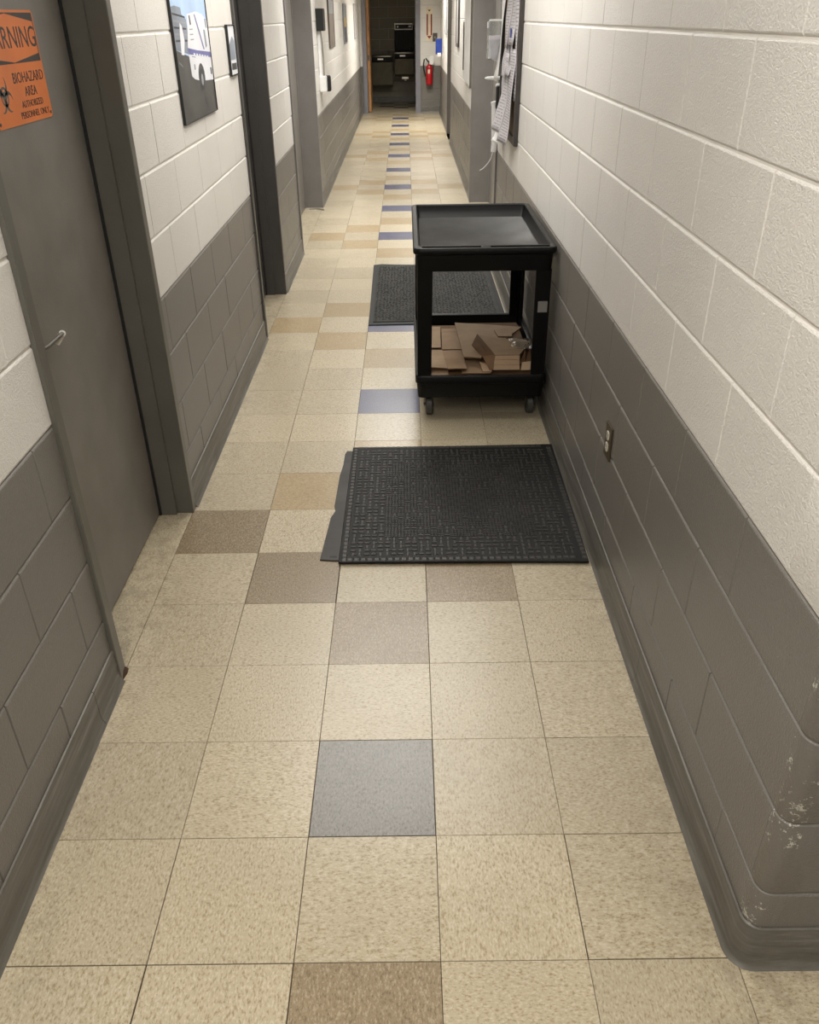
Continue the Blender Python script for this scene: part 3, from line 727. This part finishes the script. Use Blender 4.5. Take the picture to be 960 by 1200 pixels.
# patterned mat on top
MX0, MX1, MY0, MY1 = -.006, .884, 1.742, 2.655
pm = slab_mesh([(MX0, MY0), (.30, MY0-.003), (.62, MY0-.006), (MX1, MY0-.014), (.889, 2.20), (.893, MY1+.004), (.44, MY1-.004), (MX0+.004, MY1-.006)], .0060, .0148, RUBBER)
pmo = pm.build('rubber_mat'); tag(pmo, 'black rubber mat with raised maze pattern in front of the cart', 'mat')
ras = MB(NUB)
P_ = .0247; nx = int((MX1-MX0-.07)/P_); ny = int((MY1-MY0-.07)/P_)
def nub(cx, cy, hx, hy, z=.0147, h=.0028, rot=0):
    c, s = math.cos(rot), math.sin(rot)
    R = lambda k, zz: [(cx+c*(a*hx*k)-s*(b*hy*k), cy+s*(a*hx*k)+c*(b*hy*k), zz) for a, b in ((-1, -1), (1, -1), (1, 1), (-1, 1))]
    ras.loft([R(1, z), R(.72, z+h)], cap0=False)
for i in range(nx):
    for j in range(ny):
        x, y = MX0+.037+(i+.5)*P_, MY0+.032+(j+.5)*P_
        e_ = min(i, j, nx-1-i, ny-1-j)
        q = (i//2+j//2) % 2
        if e_ < 5 or random.random() < .25:
            if random.random() < .16: q = 1-q
            if q: nub(x, y, .0112, .0040)
            else: nub(x, y, .0040, .0112)
            if (i+j) % 3 == 0: nub(x+P_*.33*(0 if q else 1), y+P_*.33*(1 if q else 0), .0036, .0036)
        else:
            for a in (-.25, .25):
                for b in (-.25, .25):
                    nub(x+a*P_, y+b*P_, .0044, .0040, rot=.785*((i+j) % 2))
for t in range(34):
    yy = MY0+.012+t*(MY1-MY0-.024)/34
    for x in (MX0+.020, MX1-.012): nub(x, yy, .009, .0105)
    xx = MX0+.04+t*(MX1-MX0-.07)/34
    for y in (MY0+.012, MY1-.016): nub(xx, y, .0105, .0085)
o = ras.build('raised_pattern', pmo); o['kind'] = 'stuff'
# charcoal mat behind the cart
em = slab_mesh([(.000, 4.385), (.884, 4.40), (.884, 5.66), (.40, 5.83), (.16, 5.845), (.05, 5.865), (-.012, 5.84)], .0006, .0070, RUBBER)
em = slab_mesh([(.002, 4.385), (.884, 4.405), (.884, 5.80), (.40, 5.83), (.16, 5.845), (.05, 5.865), (-.012, 5.84)], .0006, .0070, RUBBER)
emo = em.build('entrance_mat'); tag(emo, 'charcoal pile mat with black rubber border behind the cart', 'mat')
cp = slab_mesh([(.030, 4.43), (.850, 4.445), (.850, 5.78), (.40, 5.80), (.16, 5.815), (.05, 5.835), (.022, 5.82)], .0070, .0125, CARPET); cpo = cp.build('pile', emo)
rb = MB(CARPET)
for i in range(36):
    for j in range(59):
        x, y = .045+i*.0222+random.uniform(-.006, .006), 4.46+j*.0222+(i % 2)*.011+random.uniform(-.006, .006)
        hx, hy = random.choice(((.008, .004), (.004, .008), (.0065, .0065), (.010, .0035)))
        R = lambda k, zz: [(x+a*hx*k, y+b*hy*k, zz) for a, b in ((-1, -1), (1, -1), (1, 1), (-1, 1))]
        rb.loft([R(1, .0124), R(.6, .0152)], cap0=False)
o = rb.build('pile_tufts', emo); o['kind'] = 'stuff'

# ------------------------------------------------------------------ wall outlet
ot = empty('wall_outlet', (XR, 1.767, .467), 'brown metal wall outlet low on the right wall', 'outlet')
m = MB(BRASS); m.box(-.0065, -.0006, -.039, .039, -.0585, .0585, bev=.002); m.build('cover_plate', ot)
for z in (-.0205, .0205):
    m = MB(IVORY); m.prism(rrect(-.016, .016, z-.0145, z+.0145, .0095, 4), -.0088, -.0062, 'x'); rc = m.build('receptacle', ot)
    m = MB(BLACK)
    for y in (-.0065, .0065): m.box(-.0092, -.0086, y-.0012, y+.0012, z-.001, z+.008)
    m.box(-.0092, -.0086, -.002, .002, z-.010, z-.006); m.build('slots', rc)

# ------------------------------------------------------------------ warning sign on the first door
SX = -.7345
sg = empty('warning_sign', (SX, 1.701, 1.573), 'orange biohazard warning sign on the near gray door', 'sign')
hw, hh = .1775, .1265
m = MB(ORANGE); m.prism(rrect(-hw, hw, -hh, hh, .012, 4), .0004, .0018, 'x'); m.build('sign_plate', sg)
def yz(m, pts, x0, x1, mi=0): m.prism(pts, x0, x1, 'x', mi)
m = MB(INK); yz(m, [(-hw+.006, .010), (hw-.006, .010), (hw-.006, hh-.006), (-hw+.006, hh-.006)], .0018, .0021); hb = m.build('header_band', sg)
m = MB(ORANGE); yz(m, [(0, .012), (hw-.012, .028), (hw-.012, hh-.026), (0, hh-.008), (-hw+.012, hh-.026), (-hw+.012, .028)], .0021, .0024); hx_ = m.build('hexagon', sg)
# text runs along +y when seen from the corridor
TR = (PI/2, 0, PI/2)
text_mesh('lettering', 'WARNING', .068, INK, sg, (.0026, 0, .044), TR, 1.02, 'CENTER')
text_mesh('lettering', 'BIOHAZARD', .0345, INK, sg, (.0021, .065, -.0335), TR, 1.03, 'CENTER')
text_mesh('lettering', 'AREA', .032, INK, sg, (.0021, .062, -.0655), TR, 1.0, 'CENTER')
text_mesh('lettering', 'AUTHORIZED', .0225, INK, sg, (.0021, .058, -.0905), TR, 1.0, 'CENTER')
text_mesh('lettering', 'PERSONNEL ONLY', .0225, INK, sg, (.0021, .062, -.1150), TR, 1.0, 'CENTER')
# trefoil symbol
sy = MB(INKG)
c0 = (-.105, -.058)
def arc_band(cy, cz, r0, r1, a0, a1, n=18):
    P0 = [(cy+r0*math.cos(math.radians(a0+(a1-a0)*i/n)), cz+r0*math.sin(math.radians(a0+(a1-a0)*i/n))) for i in range(n+1)]
    P1 = [(cy+r1*math.cos(math.radians(a0+(a1-a0)*i/n)), cz+r1*math.sin(math.radians(a0+(a1-a0)*i/n))) for i in range(n+1)]
    for i in range(n): yz(sy, [P0[i], P0[i+1], P1[i+1], P1[i]], .0018, .0021)
arc_band(*c0, .017, .0225, 0, 360, 30)
for a in (90, 210, 330):
    cy, cz = c0[0]+.024*math.cos(math.radians(a)), c0[1]+.024*math.sin(math.radians(a))
    n = 24
    for i in range(n):     # open crescent, thick at the root and thin at the tips
        a0, a1 = a+38+(284*i/n), a+38+(284*(i+1)/n)
        th0, th1 = .011*math.sin(PI*i/n)+.0008, .011*math.sin(PI*(i+1)/n)+.0008
        P = lambda an, r_: (cy+r_*math.cos(math.radians(an)), cz+r_*math.sin(math.radians(an)))
        yz(sy, [P(a0, .024-th0), P(a1, .024-th1), P(a1, .024), P(a0, .024)], .0018, .0021)
sy.build('biohazard_symbol', sg)
m = MB(DKSTEEL)
for y in (-hw+.012, hw-.012):
    m = MB(DKSTEEL); m.cyl((.0018, y, -hh+.012), (.0034, y, -hh+.012), .004, n=10); m.build('screw', sg)

# ------------------------------------------------------------------ framed pictures on the left wall
P_SKY = simple('poster_sky', (.40, .54, .76, 1), .35, var=.10); P_ROAD = simple('poster_asphalt', (.075, .075, .073, 1), .35, var=.25)
P_VAN = simple('poster_white_van', (.72, .73, .77, 1), .35, var=.05); P_STRIPE = simple('poster_blue_stripe', (.14, .15, .36, 1), .35)
P_BLD = simple('poster_building', (.20, .23, .28, 1), .35, var=.3); P_DK = simple('poster_dark', (.035, .037, .045, 1), .35); P_GRY = simple('poster_gray', (.27, .28, .30, 1), .35, var=.2)
GLASSY = simple('thin_black_frame', (.012, .012, .012, 1), .35)
ps = empty('framed_poster', (XL, 3.19, 1.75), 'large framed poster of white ambulance between left doors', 'poster')
m = MB(GLASSY); y0, y1, z0, z1 = 2.872, 3.508, 1.316, 2.18
def frame4(m, y0, y1, z0, z1, w, x0, x1, oy, oz):
    m.box(x0, x1, y0-oy, y0+w-oy, z0-oz, z1-oz); m.box(x0, x1, y1-w-oy, y1-oy, z0-oz, z1-oz)
    m.box(x0, x1, y0+w-oy, y1-w-oy, z0-oz, z0+w-oz); m.box(x0, x1, y0+w-oy, y1-w-oy, z1-w-oz, z1-oz)
frame4(m, y0, y1, z0, z1, .0025, .0006, .012, 3.19, 1.75); m.build('poster_frame', ps)
def layer(m, pts, lev, mi, oy=3.19, oz=1.75, x=.0075):
    m.add([(x+lev*.00025, p[0]-oy, p[1]-oz) for p in pts], [tuple(range(len(pts)))], mi)
m = MB(P_SKY, P_ROAD, P_VAN, P_STRIPE, P_BLD, P_DK, P_GRY)
bx = MB(P_SKY); bx.box(.0006, .0072, y0+.0025-3.19, y1-.0025-3.19, z0+.0025-1.75, z1-.0025-1.75); bx.build('backing', ps)
a_, b_ = y0+.0025, y1-.0025
layer(m, [(a_, z0+.0025), (b_, z0+.0025), (b_, z1-.006), (a_, z1-.006)], 0, 0)
layer(m, [(a_, z0+.0025), (b_, z0+.0025), (b_, 1.462), (3.12, 1.475), (3.09, 1.545), (a_, 1.575)], 1, 1)
layer(m, [(a_, 1.575), (3.10, 1.552), (3.125, 1.63), (3.118, 1.672), (3.05, 1.690), (3.045, 1.712), (2.95, 1.718), (a_, 1.712)], 1, 4)
for k in range(5): layer(m, [(2.90, 1.60+k*.022), (3.10, 1.597+k*.020), (3.10, 1.603+k*.020), (2.90, 1.607+k*.022)], 2, 6 if k % 2 else 5)
layer(m, [(2.965, 1.555), (3.01, 1.552), (3.045, 1.60), (3.03, 1.65), (3.0, 1.662), (2.98, 1.62)], 3, 2)
layer(m, [(3.085, 1.575), (3.095, 1.475), (3.14, 1.462), (3.20, 1.455), (3.36, 1.445), (b_, 1.440), (b_, 1.668), (3.42, 1.690), (3.30, 1.700), (3.135, 1.690), (3.13, 1.66)], 3, 2)
layer(m, [(3.085, 1.575), (3.09, 1.553), (b_, 1.527), (b_, 1.548), (3.25, 1.562)], 4, 3)
for k in range(6): layer(m, [(3.17+k*.05, 1.555-k*.0036), (3.20+k*.05, 1.553-k*.0036), (3.20+k*.05, 1.545-k*.0036), (3.17+k*.05, 1.547-k*.0036)], 5, 2)
layer(m, [(3.262, 1.690), (3.282, 1.690), (3.395, 1.562), (3.37, 1.562)], 4, 3)
layer(m, [(3.165, 1.685), (3.185, 1.687), (3.195, 1.655), (3.17, 1.652)], 4, 5)
layer(m, [(3.41, 1.635), (3.445, 1.632), (3.452, 1.572), (3.42, 1.565)], 4, 4)
layer(m, [(3.455, 1.675), (3.49, 1.672), (3.49, 1.640), (3.465, 1.64)], 4, 4)
for k in range(3): layer(m, [(3.15, 1.640-k*.018), (3.21, 1.640-k*.018), (3.21, 1.636-k*.018), (3.15, 1.636-k*.018)], 4, 6)
wh = [(3.275+.062*math.cos(2*PI*i/18), 1.462+.052*math.sin(2*PI*i/18)) for i in range(18)]
layer(m, wh, 5, 1); layer(m, [(3.275+.045*math.cos(2*PI*i/18), 1.455+.042*math.sin(2*PI*i/18)) for i in range(18)], 6, 5); layer(m, [(3.275+.022*math.cos(2*PI*i/14), 1.453+.022*math.sin(2*PI*i/14)) for i in range(14)], 7, 6)
layer(m, [(3.135, 1.545), (3.20, 1.540), (3.20, 1.537), (3.135, 1.542)], 4, 6)
layer(m, [(3.46, 1.49), (3.49, 1.488), (3.49, 1.462), (3.465, 1.464)], 4, 5); layer(m, [(3.155, 1.515), (3.175, 1.514), (3.175, 1.495), (3.155, 1.495)], 4, 6)
layer(m, [(2.91, 1.535), (2.96, 1.518), (2.965, 1.511), (2.91, 1.527)], 4, 6)
m.build('print', ps)
# small framed picture by the second door
pc = empty('framed_picture', (XL, 4.045, 1.535), 'small clear framed picture next to the second left door frame', 'picture')
m = MB(GLASSY); frame4(m, 3.945, 4.135, 1.425, 1.648, .0025, .0006, .014, 4.045, 1.535); m.build('picture_frame', pc)
m = MB(P_GRY); m.box(.0006, .0085, -.093, .083, -.103, .106); m.build('backing', pc)
m = MB(P_VAN, P_BLD, P_DK)
layer(m, [(3.952, 1.432), (4.128, 1.432), (4.128, 1.641), (3.952, 1.641)], 0, 0, 4.045, 1.535, .0088)
layer(m, [(3.965, 1.495), (4.115, 1.495), (4.115, 1.575), (4.06, 1.598), (3.965, 1.560)], 1, 1, 4.045, 1.535, .0088)
layer(m, [(3.985, 1.452), (4.118, 1.450), (4.118, 1.480), (3.985, 1.482)], 1, 2, 4.045, 1.535, .0088)
m.build('print', pc)
# three pictures farther down
def far_picture(y0, y1, z0, z1, label, cols, fmat, th=.02):
    e_ = empty('framed_picture', (XL, (y0+y1)/2, (z0+z1)/2), label, 'picture', 'framed pictures far down the left wall')
    oy, oz = (y0+y1)/2, (z0+z1)/2
    m = MB(fmat); frame4(m, y0, y1, z0, z1, .018, .0008, th, oy, oz); m.build('picture_frame', e_)
    m = MB(*[c for c, _ in cols]); zz = z0+.016
    for i, (c, fr) in enumerate(cols):
        h = (z1-z0-.032)*fr; m.box(.0008, th-.006, y0+.016-oy, y1-.016-oy, zz-oz, zz+h-oz, i); zz += h
    m.build('print', e_)
P_OCH = simple('print_ochre', (.50, .36, .12, 1), .4); P_BRN = simple('print_brown', (.16, .125, .10, 1), .4, var=.4); P_PALE = simple('print_pale', (.45, .43, .42, 1), .4); P_NAVY = simple('print_navy', (.045, .045, .075, 1), .4)
far_picture(10.15, 10.90, 1.36, 2.05, 'large brown toned picture nearest of the three far left pictures', [(P_BRN, .5), (P_GRY, .2), (P_BRN, .3)], simple('bronze_frame', (.16, .14, .12, 1), .4))
far_picture(12.75, 13.40, 1.335, 1.83, 'picture with dark lower half and yellow band, middle of three', [(P_NAVY, .42), (P_OCH, .25), (P_GRY, .33)], P_GRY)
far_picture(15.6, 16.15, 1.34, 1.86, 'pale narrow picture farthest down the left wall', [(P_PALE, 1)], simple('pale_mauve_frame', (.34, .31, .33, 1), .5))

# ------------------------------------------------------------------ black box, conduit and caddy on the left far wall
ic = empty('wall_intercom', (XL, 8.80, 1.40), 'black wall box with white conduit down to a caddy', 'intercom')
m = MB(BLACK); m.box(.0008, .075, -.10, .10, .155, .345, bev=.006); bb = m.build('speaker_box', ic)
m = MB(DKSTEEL); m.box(.0745, .0775, .03, .085, .17, .33, bev=.001); m.build('grille', bb)
m = MB(WHITEP); m.box(.0008, .030, -.055, -.025, -.26, .155, bev=.004); m.build('conduit', ic)
m = MB(STEEL); m.tube([(.035, -.01, .155), (.042, 0, .05), (.046, .01, -.1), (.046, .0, -.24)], .006); m.build('cord', ic)
m = MB(WHITEP); m.box(.0008, .070, -.09, .02, -.38, -.24, bev=.005); m.build('caddy', ic)
m = MB(BLACK); m.box(.052, .105, .0205, .085, -.385, -.24, bev=.012); m.build('handset', ic)

# ------------------------------------------------------------------ notice board and papers on the right wall
nb = empty('notice_board', (XR, 5.15, 1.45), 'brown framed notice board crowded with papers on right wall', 'board')
m = MB(BROWNF); by0, by1, bz0, bz1 = 4.59, 5.54, 1.005, 1.98
m.box(-.026, -.0008, by0-5.15, by0+.045-5.15, bz0-1.45, bz1-1.45, bev=.004); m.box(-.026, -.0008, by1-.045-5.15, by1-5.15, bz0-1.45, bz1-1.45, bev=.004)
m.box(-.026, -.0008, by0+.045-5.15, by1-.045-5.15, bz0-1.45, bz0+.045-1.45, bev=.004); m.box(-.026, -.0008, by0+.045-5.15, by1-.045-5.15, bz1-.045-1.45, bz1-1.45, bev=.004)
m.build('board_frame', nb)
m = MB(CORK); m.box(-.014, -.0008, by0+.045-5.15, by1-.045-5.15, bz0+.045-1.45, bz1-.045-1.45); m.build('cork_panel', nb)
def paper(y0, y1, z0, z1, curl, label, mat=PAPER, out=.016, twist=0, n=14, w=4):
    """sheet pinned at its top edge; curl = how far its foot swings out of the wall plane"""
    vs_, fs = [], []
    for i in range(n+1):
        t = i/n
        for j in range(w+1):
            u = j/w
            d = out+curl*(t**2.2)*(1+twist*(u-.5))+.006*math.sin(7*t+u*2+y0*9)
            vs_.append((-d, y0+(y1-y0)*u-(y0+y1)/2, (z1-(z1-z0)*t)-z1))
    for i in range(n):
        for j in range(w):
            a = i*(w+1)+j; fs.append((a, a+1, a+w+2, a+w+1))
    m = MB(mat); m.add(vs_, fs); me = m.mesh('paper_notice', True)
    uv = me.uv_layers.new(name='UVMap')
    for lp in me.loops:
        v = lp.vertex_index; uv.data[lp.index].uv = ((v % (w+1))/w, 1-(v//(w+1))/n)
    o = link('paper_notice', me, None, (XR, (y0+y1)/2, z1))
    so = o.modifiers.new('sheet', 'SOLIDIFY'); so.thickness = .0012
    tag(o, label, 'paper', 'papers on the notice board'); return o
paper(4.65, 4.80, 1.24, 1.90, .010, 'nearest printed sheet beside the near board frame edge', PAPER2, .018)
paper(4.70, 4.93, 1.000, 1.50, .050, 'long curled sheet hanging lowest below the board', PAPER2, .026, .5)
paper(4.82, 5.04, 1.52, 1.92, .012, 'upper middle sheet with a blue mark on the board', PAPER, .020)
paper(4.84, 5.02, 1.36, 1.60, .022, 'half page sheet bridging the upper and lower papers', PAPER2, .024)
paper(5.05, 5.27, 1.34, 1.58, .025, 'second half page sheet behind the bridging one', PAPER, .026)
paper(4.95, 5.16, 1.04, 1.47, .060, 'curled sheet hanging just behind the longest one', PAPER, .030, .6)
paper(5.06, 5.26, 1.50, 1.90, .016, 'upper sheet beyond the blue marked one on the board', PAPER, .020)
paper(5.18, 5.36, 1.16, 1.44, .020, 'small sheet below the upper row near the far board edge', PAPER2, .022)
paper(5.30, 5.50, .93, 1.12, .030, 'plain white sheet bulging at the lower far board corner', PLAINP, .030, .8)
paper(5.38, 5.52, 1.30, 1.90, .045, 'bright narrow sheet at the far upper board edge', PLAINP, .022)
m = MB(BLUEP); m.box(-.0395, -.0375, -.035, .035, 0, .05); o = m.build('blue_sticker', loc=(XR+.006, 4.94, 1.555)); tag(o, 'small blue square sticker on a board paper', 'sticker')
# acrylic pocket holding leaflets, standing out from the far board edge
ap = empty('leaflet_pocket', (XR, 5.595, 1.42), 'clear acrylic leaflet pocket jutting out past the notice board', 'holder')
m = MB(ACRYL)
m.box(-.112, -.107, -.05, .05, 0, .215, bev=.002); m.box(-.107, -.002, .046, .050, 0, .215); m.box(-.107, -.002, -.05, -.046, 0, .115); m.box(-.107, -.002, -.046, .046, 0, .004); m.build('clear_shell', ap)
m = MB(WHITEP); m.tube([(-.004, .0, .222), (-.07, .0, .222), (-.100, .0, .222), (-.110, .0, .208), (-.110, .0, .18)], .006); m.build('rim', ap, True)
m = MB(PLAINP); m.box(-.104, -.088, -.043, .043, .005, .135); m.build('leaflets', ap)
m = MB(PAPER2); m.add([(-.103, -.047, .135), (-.085, -.047, .0), (-.025, -.047, -.02), (-.03, -.047, .14)], [(0, 1, 2, 3)]); m.build('leaflet', ap)
# white hook below it
hk = empty('coat_hook', (XR, 5.62, 1.305), 'white peg hook pointing out under the leaflet pocket', 'hook')
m = MB(WHITEP); m.lathe((-.001, 0, 0), (-1, 0, .0), [(0, .02), (.01, .02), (.014, .011), (.07, .012), (.10, .010), (.118, .004)], 14); m.build('peg', hk, True)
m = MB(WHITEP); m.lathe((-.001, 0, -.045), (-1, 0, 0), [(0, .012), (.03, .014), (.042, .008)], 12); m.build('lower_peg', hk, True)
bk = MB(BLACK); bk.box(-.040, -.0008, -.035, .035, -.07, .07, bev=.006); o = bk.build('black_block', loc=(XR, 5.60, 1.19)); tag(o, 'black block under the white peg hook', 'clip')  # plain black box filling the dark spot past the board's far edge
rl = MB(PLAINP); rl.tube([(-.052, 0, .13), (-.045, .0, .10), (-.042, 0, 0), (-.036, 0, -.14), (-.04, 0, -.19)], .020, 10); o = rl.build('paper_roll', None, True, (XR, 5.64, 1.03)); tag(o, 'white rolled paper hanging below the black block', 'paper')
cb = MB(WHITEP); cb.tube([(.016, -.05, .12), (.002, -.02, .06), (-.02, 0, .02), (-.05, .02, -.015), (-.075, .03, -.03)], .0032, 6); o = cb.build('loose_cable', None, False, (XR-.032, 5.93, .70)); tag(o, 'thin white cable end dangling in the right doorway', 'cable')

# ------------------------------------------------------------------ frames on the far right wall
XRF = XR+.013
wb = empty('white_board', (XRF, 9.15, 1.45), 'white board with dark edge on the far right wall', 'board')
m = MB(WHITEP); m.box(-.024, -.0008, -.52, .52, -.40, .42, bev=.003); m.build('white_panel', wb)
m = MB(DKSTEEL); m.box(-.034, -.0008, .521, .545, -.30, .16, bev=.002); m.build('edge_trim', wb); m = MB(DKSTEEL); m.box(-.030, -.0008, -.545, -.521, -.41, .42, bev=.002); m.build('edge_trim', wb)
m = MB(PLAINP); m.add([(-.036, .50, .14), (-.060, .52, -.2), (-.060, .75, -.22), (-.010, .80, .16)], [(0, 1, 2, 3)]); m.build('loose_sheet', wb)
rp = empty('framed_picture', (XRF, 11.2, 1.62), 'brown framed picture on the far right wall past the white board', 'picture')
m = MB(BROWNF); 
for a, b, c, d in ((-.25, -.21, -.29, .29), (.21, .25, -.29, .29), (-.21, .21, -.29, -.25), (-.21, .21, .25, .29)): m.box(-.022, -.0008, a, b, c, d)
m.build('picture_frame', rp)
m = MB(P_PALE); m.box(-.014, -.0008, -.21, .21, -.25, .25); m.build('print', rp)
rq = empty('framed_picture', (XR+.030, 15.0, 1.75), 'pale framed picture beyond the farthest right doorway', 'picture')
m = MB(P_GRY)
for a, b, c, d in ((-.25, -.22, -.35, .35), (.22, .25, -.35, .35), (-.22, .22, -.35, -.32), (-.22, .22, .32, .35)): m.box(-.022, -.0008, a, b, c, d)
m.build('picture_frame', rq)
m = MB(P_PALE); m.box(-.014, -.0008, -.22, .22, -.32, .32); m.build('print', rq)

# ------------------------------------------------------------------ end wall: extinguisher, sign, plate, blue holder
fe = empty('fire_extinguisher', (.725, YE, .50), 'red fire extinguisher hanging on the end wall by doorway', 'fire extinguisher')
m = MB(RED); m.lathe((0, -.085, 0), (0, 0, 1), [(0, .035), (.004, .058), (.012, .064), (.30, .064), (.33, .056), (.352, .034), (.362, .024)], 24); fb = m.build('cylinder', fe, True)
m = MB(CREAMP); m.prism([(-.022, .20), (.022, .20), (.022, .27), (-.022, .27)], -.1515, -.1492, 'y'); m.build('label_plate', fb, loc=(-.01, 0, 0))
m = MB(DKSTEEL); m.lathe((0, -.085, .36), (0, 0, 1), [(0, .022), (.03, .022), (.035, .028), (.055, .028), (.06, .018)], 14); m.build('valve', fe, True)
m = MB(CHROME); m.tube([(0, -.085, .41), (.03, -.09, .425), (.085, -.095, .45)], .008); m.tube([(0, -.085, .42), (-.01, -.09, .46), (.05, -.09, .50)], .007); m.build('handle', fe, True)
m = MB(BLACK); m.tube([(-.02, -.09, .40), (-.07, -.10, .46), (-.10, -.10, .44), (-.115, -.10, .36), (-.112, -.10, .28), (-.09, -.10, .22), (-.075, -.105, .15)], .013, 10); m.build('hose', fe, True)
m = MB(PLAINP); m.prism([(.00, .36), (.075, .36), (.085, .50), (-.005, .50)], -.158, -.155, 'y'); m.build('inspection_tag', fe)
m = MB(DKSTEEL); m.box(-.02, .02, -.022, -.0008, .02, .40, bev=.002); m.build('wall_bracket', fe)
fs = empty('extinguisher_sign', (.725, YE, 1.53), 'tall cream and red arrow sign above the extinguisher', 'sign')
m = MB(CREAMP); m.box(-.058, .058, -.006, -.0008, -.275, .275); m.build('sign_plate', fs)
m = MB(REDP); m.box(-.052, -.026, -.0075, -.0058, -.185, .165); m.box(.026, .052, -.0075, -.0058, -.185, .165); m.build('red_bar', fs)
m = MB(REDP); m.prism([(0, -.245), (.045, -.195), (-.045, -.195)], -.0075, -.0058, 'y'); m.build('arrow', fs)
m = MB(INK); m.prism([(-.03, .235), (.03, .235), (0, .205)], -.0075, -.0058, 'y'); m.build('top_mark', fs)
sp_ = empty('switch_plate', (.835, YE, 1.31), 'gray metal switch plate right of the arrow sign', 'switch')
m = MB(DKSTEEL); m.box(-.045, .045, -.010, -.0008, -.072, .072, bev=.002); m.build('cover_plate', sp_)
m = MB(STEEL); m.box(-.008, .008, -.018, -.0098, -.014, .014, bev=.002); m.build('toggle', sp_)
bh = empty('blue_holder', (XR+.030, 16.95, 1.17), 'blue plastic holder on the right wall near the end', 'holder')
m = MB(BLUEP); m.box(-.115, -.0008, -.11, .11, -.12, .13, bev=.006); m.build('blue_case', bh)
m = MB(PLAINP); m.box(-.085, -.020, -.1175, -.1105, -.155, -.095); m.build('paper_tongue', bh)

# ------------------------------------------------------------------ drinking fountains in the dim alcove
FSKIN = simple('dull_bronze_steel', (.13, .115, .080, 1), .45, metal=.35)
FTOP = simple('fountain_top_steel', (.34, .33, .30, 1), .3, metal=.8)
def fountain(x0, x1, zb, zt, label, name):
    e_ = empty(name, ((x0+x1)/2, YB, zb), label, 'drinking fountain'); w = (x1-x0)/2; h = zt-zb
    m = MB(FSKIN); m.prism([(-.0008, 0), (-.25, 0), (-.29, .05), (-.30, h-.13), (-.0008, h-.13)], -w+.01, w-.01, 'x'); m.build('cabinet', e_)
    m = MB(BLACK); m.prism([(-.0008, h-.13), (-.31, h-.13), (-.33, h-.10), (-.34, h-.03), (-.0008, h-.03)], -w, w, 'x'); m.build('apron', e_)
    m = MB(FTOP); R = [[(p[0], p[1], z) for p in rrect(-w+i, w-i, -.335+i, -.005-i, .03, 3)] for i, z in ((0, h-.03), (0, h-.006), (.012, h), (.045, h), (.07, h-.020), (.09, h-.026))]
    m.loft(R); m.build('basin', e_, True)
    m = MB(CHROME); m.tube([(w*.62, -.08, h-.02), (w*.62, -.08, h+.045), (w*.58, -.10, h+.06), (w*.50, -.13, h+.05)], .011); m.build('bubbler', e_, True)
    m = MB(CHROME); m.box(-w*.45, w*.1, -.345, -.3395, h-.085, h-.055, bev=.002); m.build('push_bar', e_)
    return e_
fountain(-.475, -.015, .325, .94, 'lower drinking fountain, left of the pair in dim alcove', 'drinking_fountain')
hi_ = fountain(.020, .450, .525, 1.00, 'taller drinking fountain with bottle filler panel above', 'drinking_fountain')
m = MB(BLACK); m.box(-.205, .215, -.10, -.0008, .475, .97, bev=.01); bf = m.build('bottle_filler', hi_)
m = MB(FTOP); m.box(-.205, .190, -.115, -.0995, .885, 1.015, bev=.004); fp = m.build('filler_head', hi_)
m = MB(BLACK); m.box(-.185, .175, -.1165, -.1148, .905, .985); m.build('display', fp)
m = MB(WHITEP); m.box(-.15, -.12, -.1180, -.1163, .93, .96); m.build('indicator', fp); m = MB(WHITEP); m.box(.10, .16, -.1180, -.1163, .935, .965); m.build('indicator', fp)
m = MB(CHROME); m.box(-.06, .09, -.20, -.06, -.055, .0, bev=.01); m.cyl((.02, -.13, -.09), (.02, -.13, -.05), .03, n=12); m.build('drain_fitting', hi_)

# ------------------------------------------------------------------ little metal clip on the floor by the third door
cl = MB(STEEL); cl.prism([(-.07, .0), (.0, .012), (.075, -.035), (.082, -.028), (.004, .026), (-.07, .010)], .0006, .012); 
tag(cl.build('metal_clip', loc=(-.665, 8.05, 0)), 'bent metal clip on the floor at the third door jamb', 'clip')
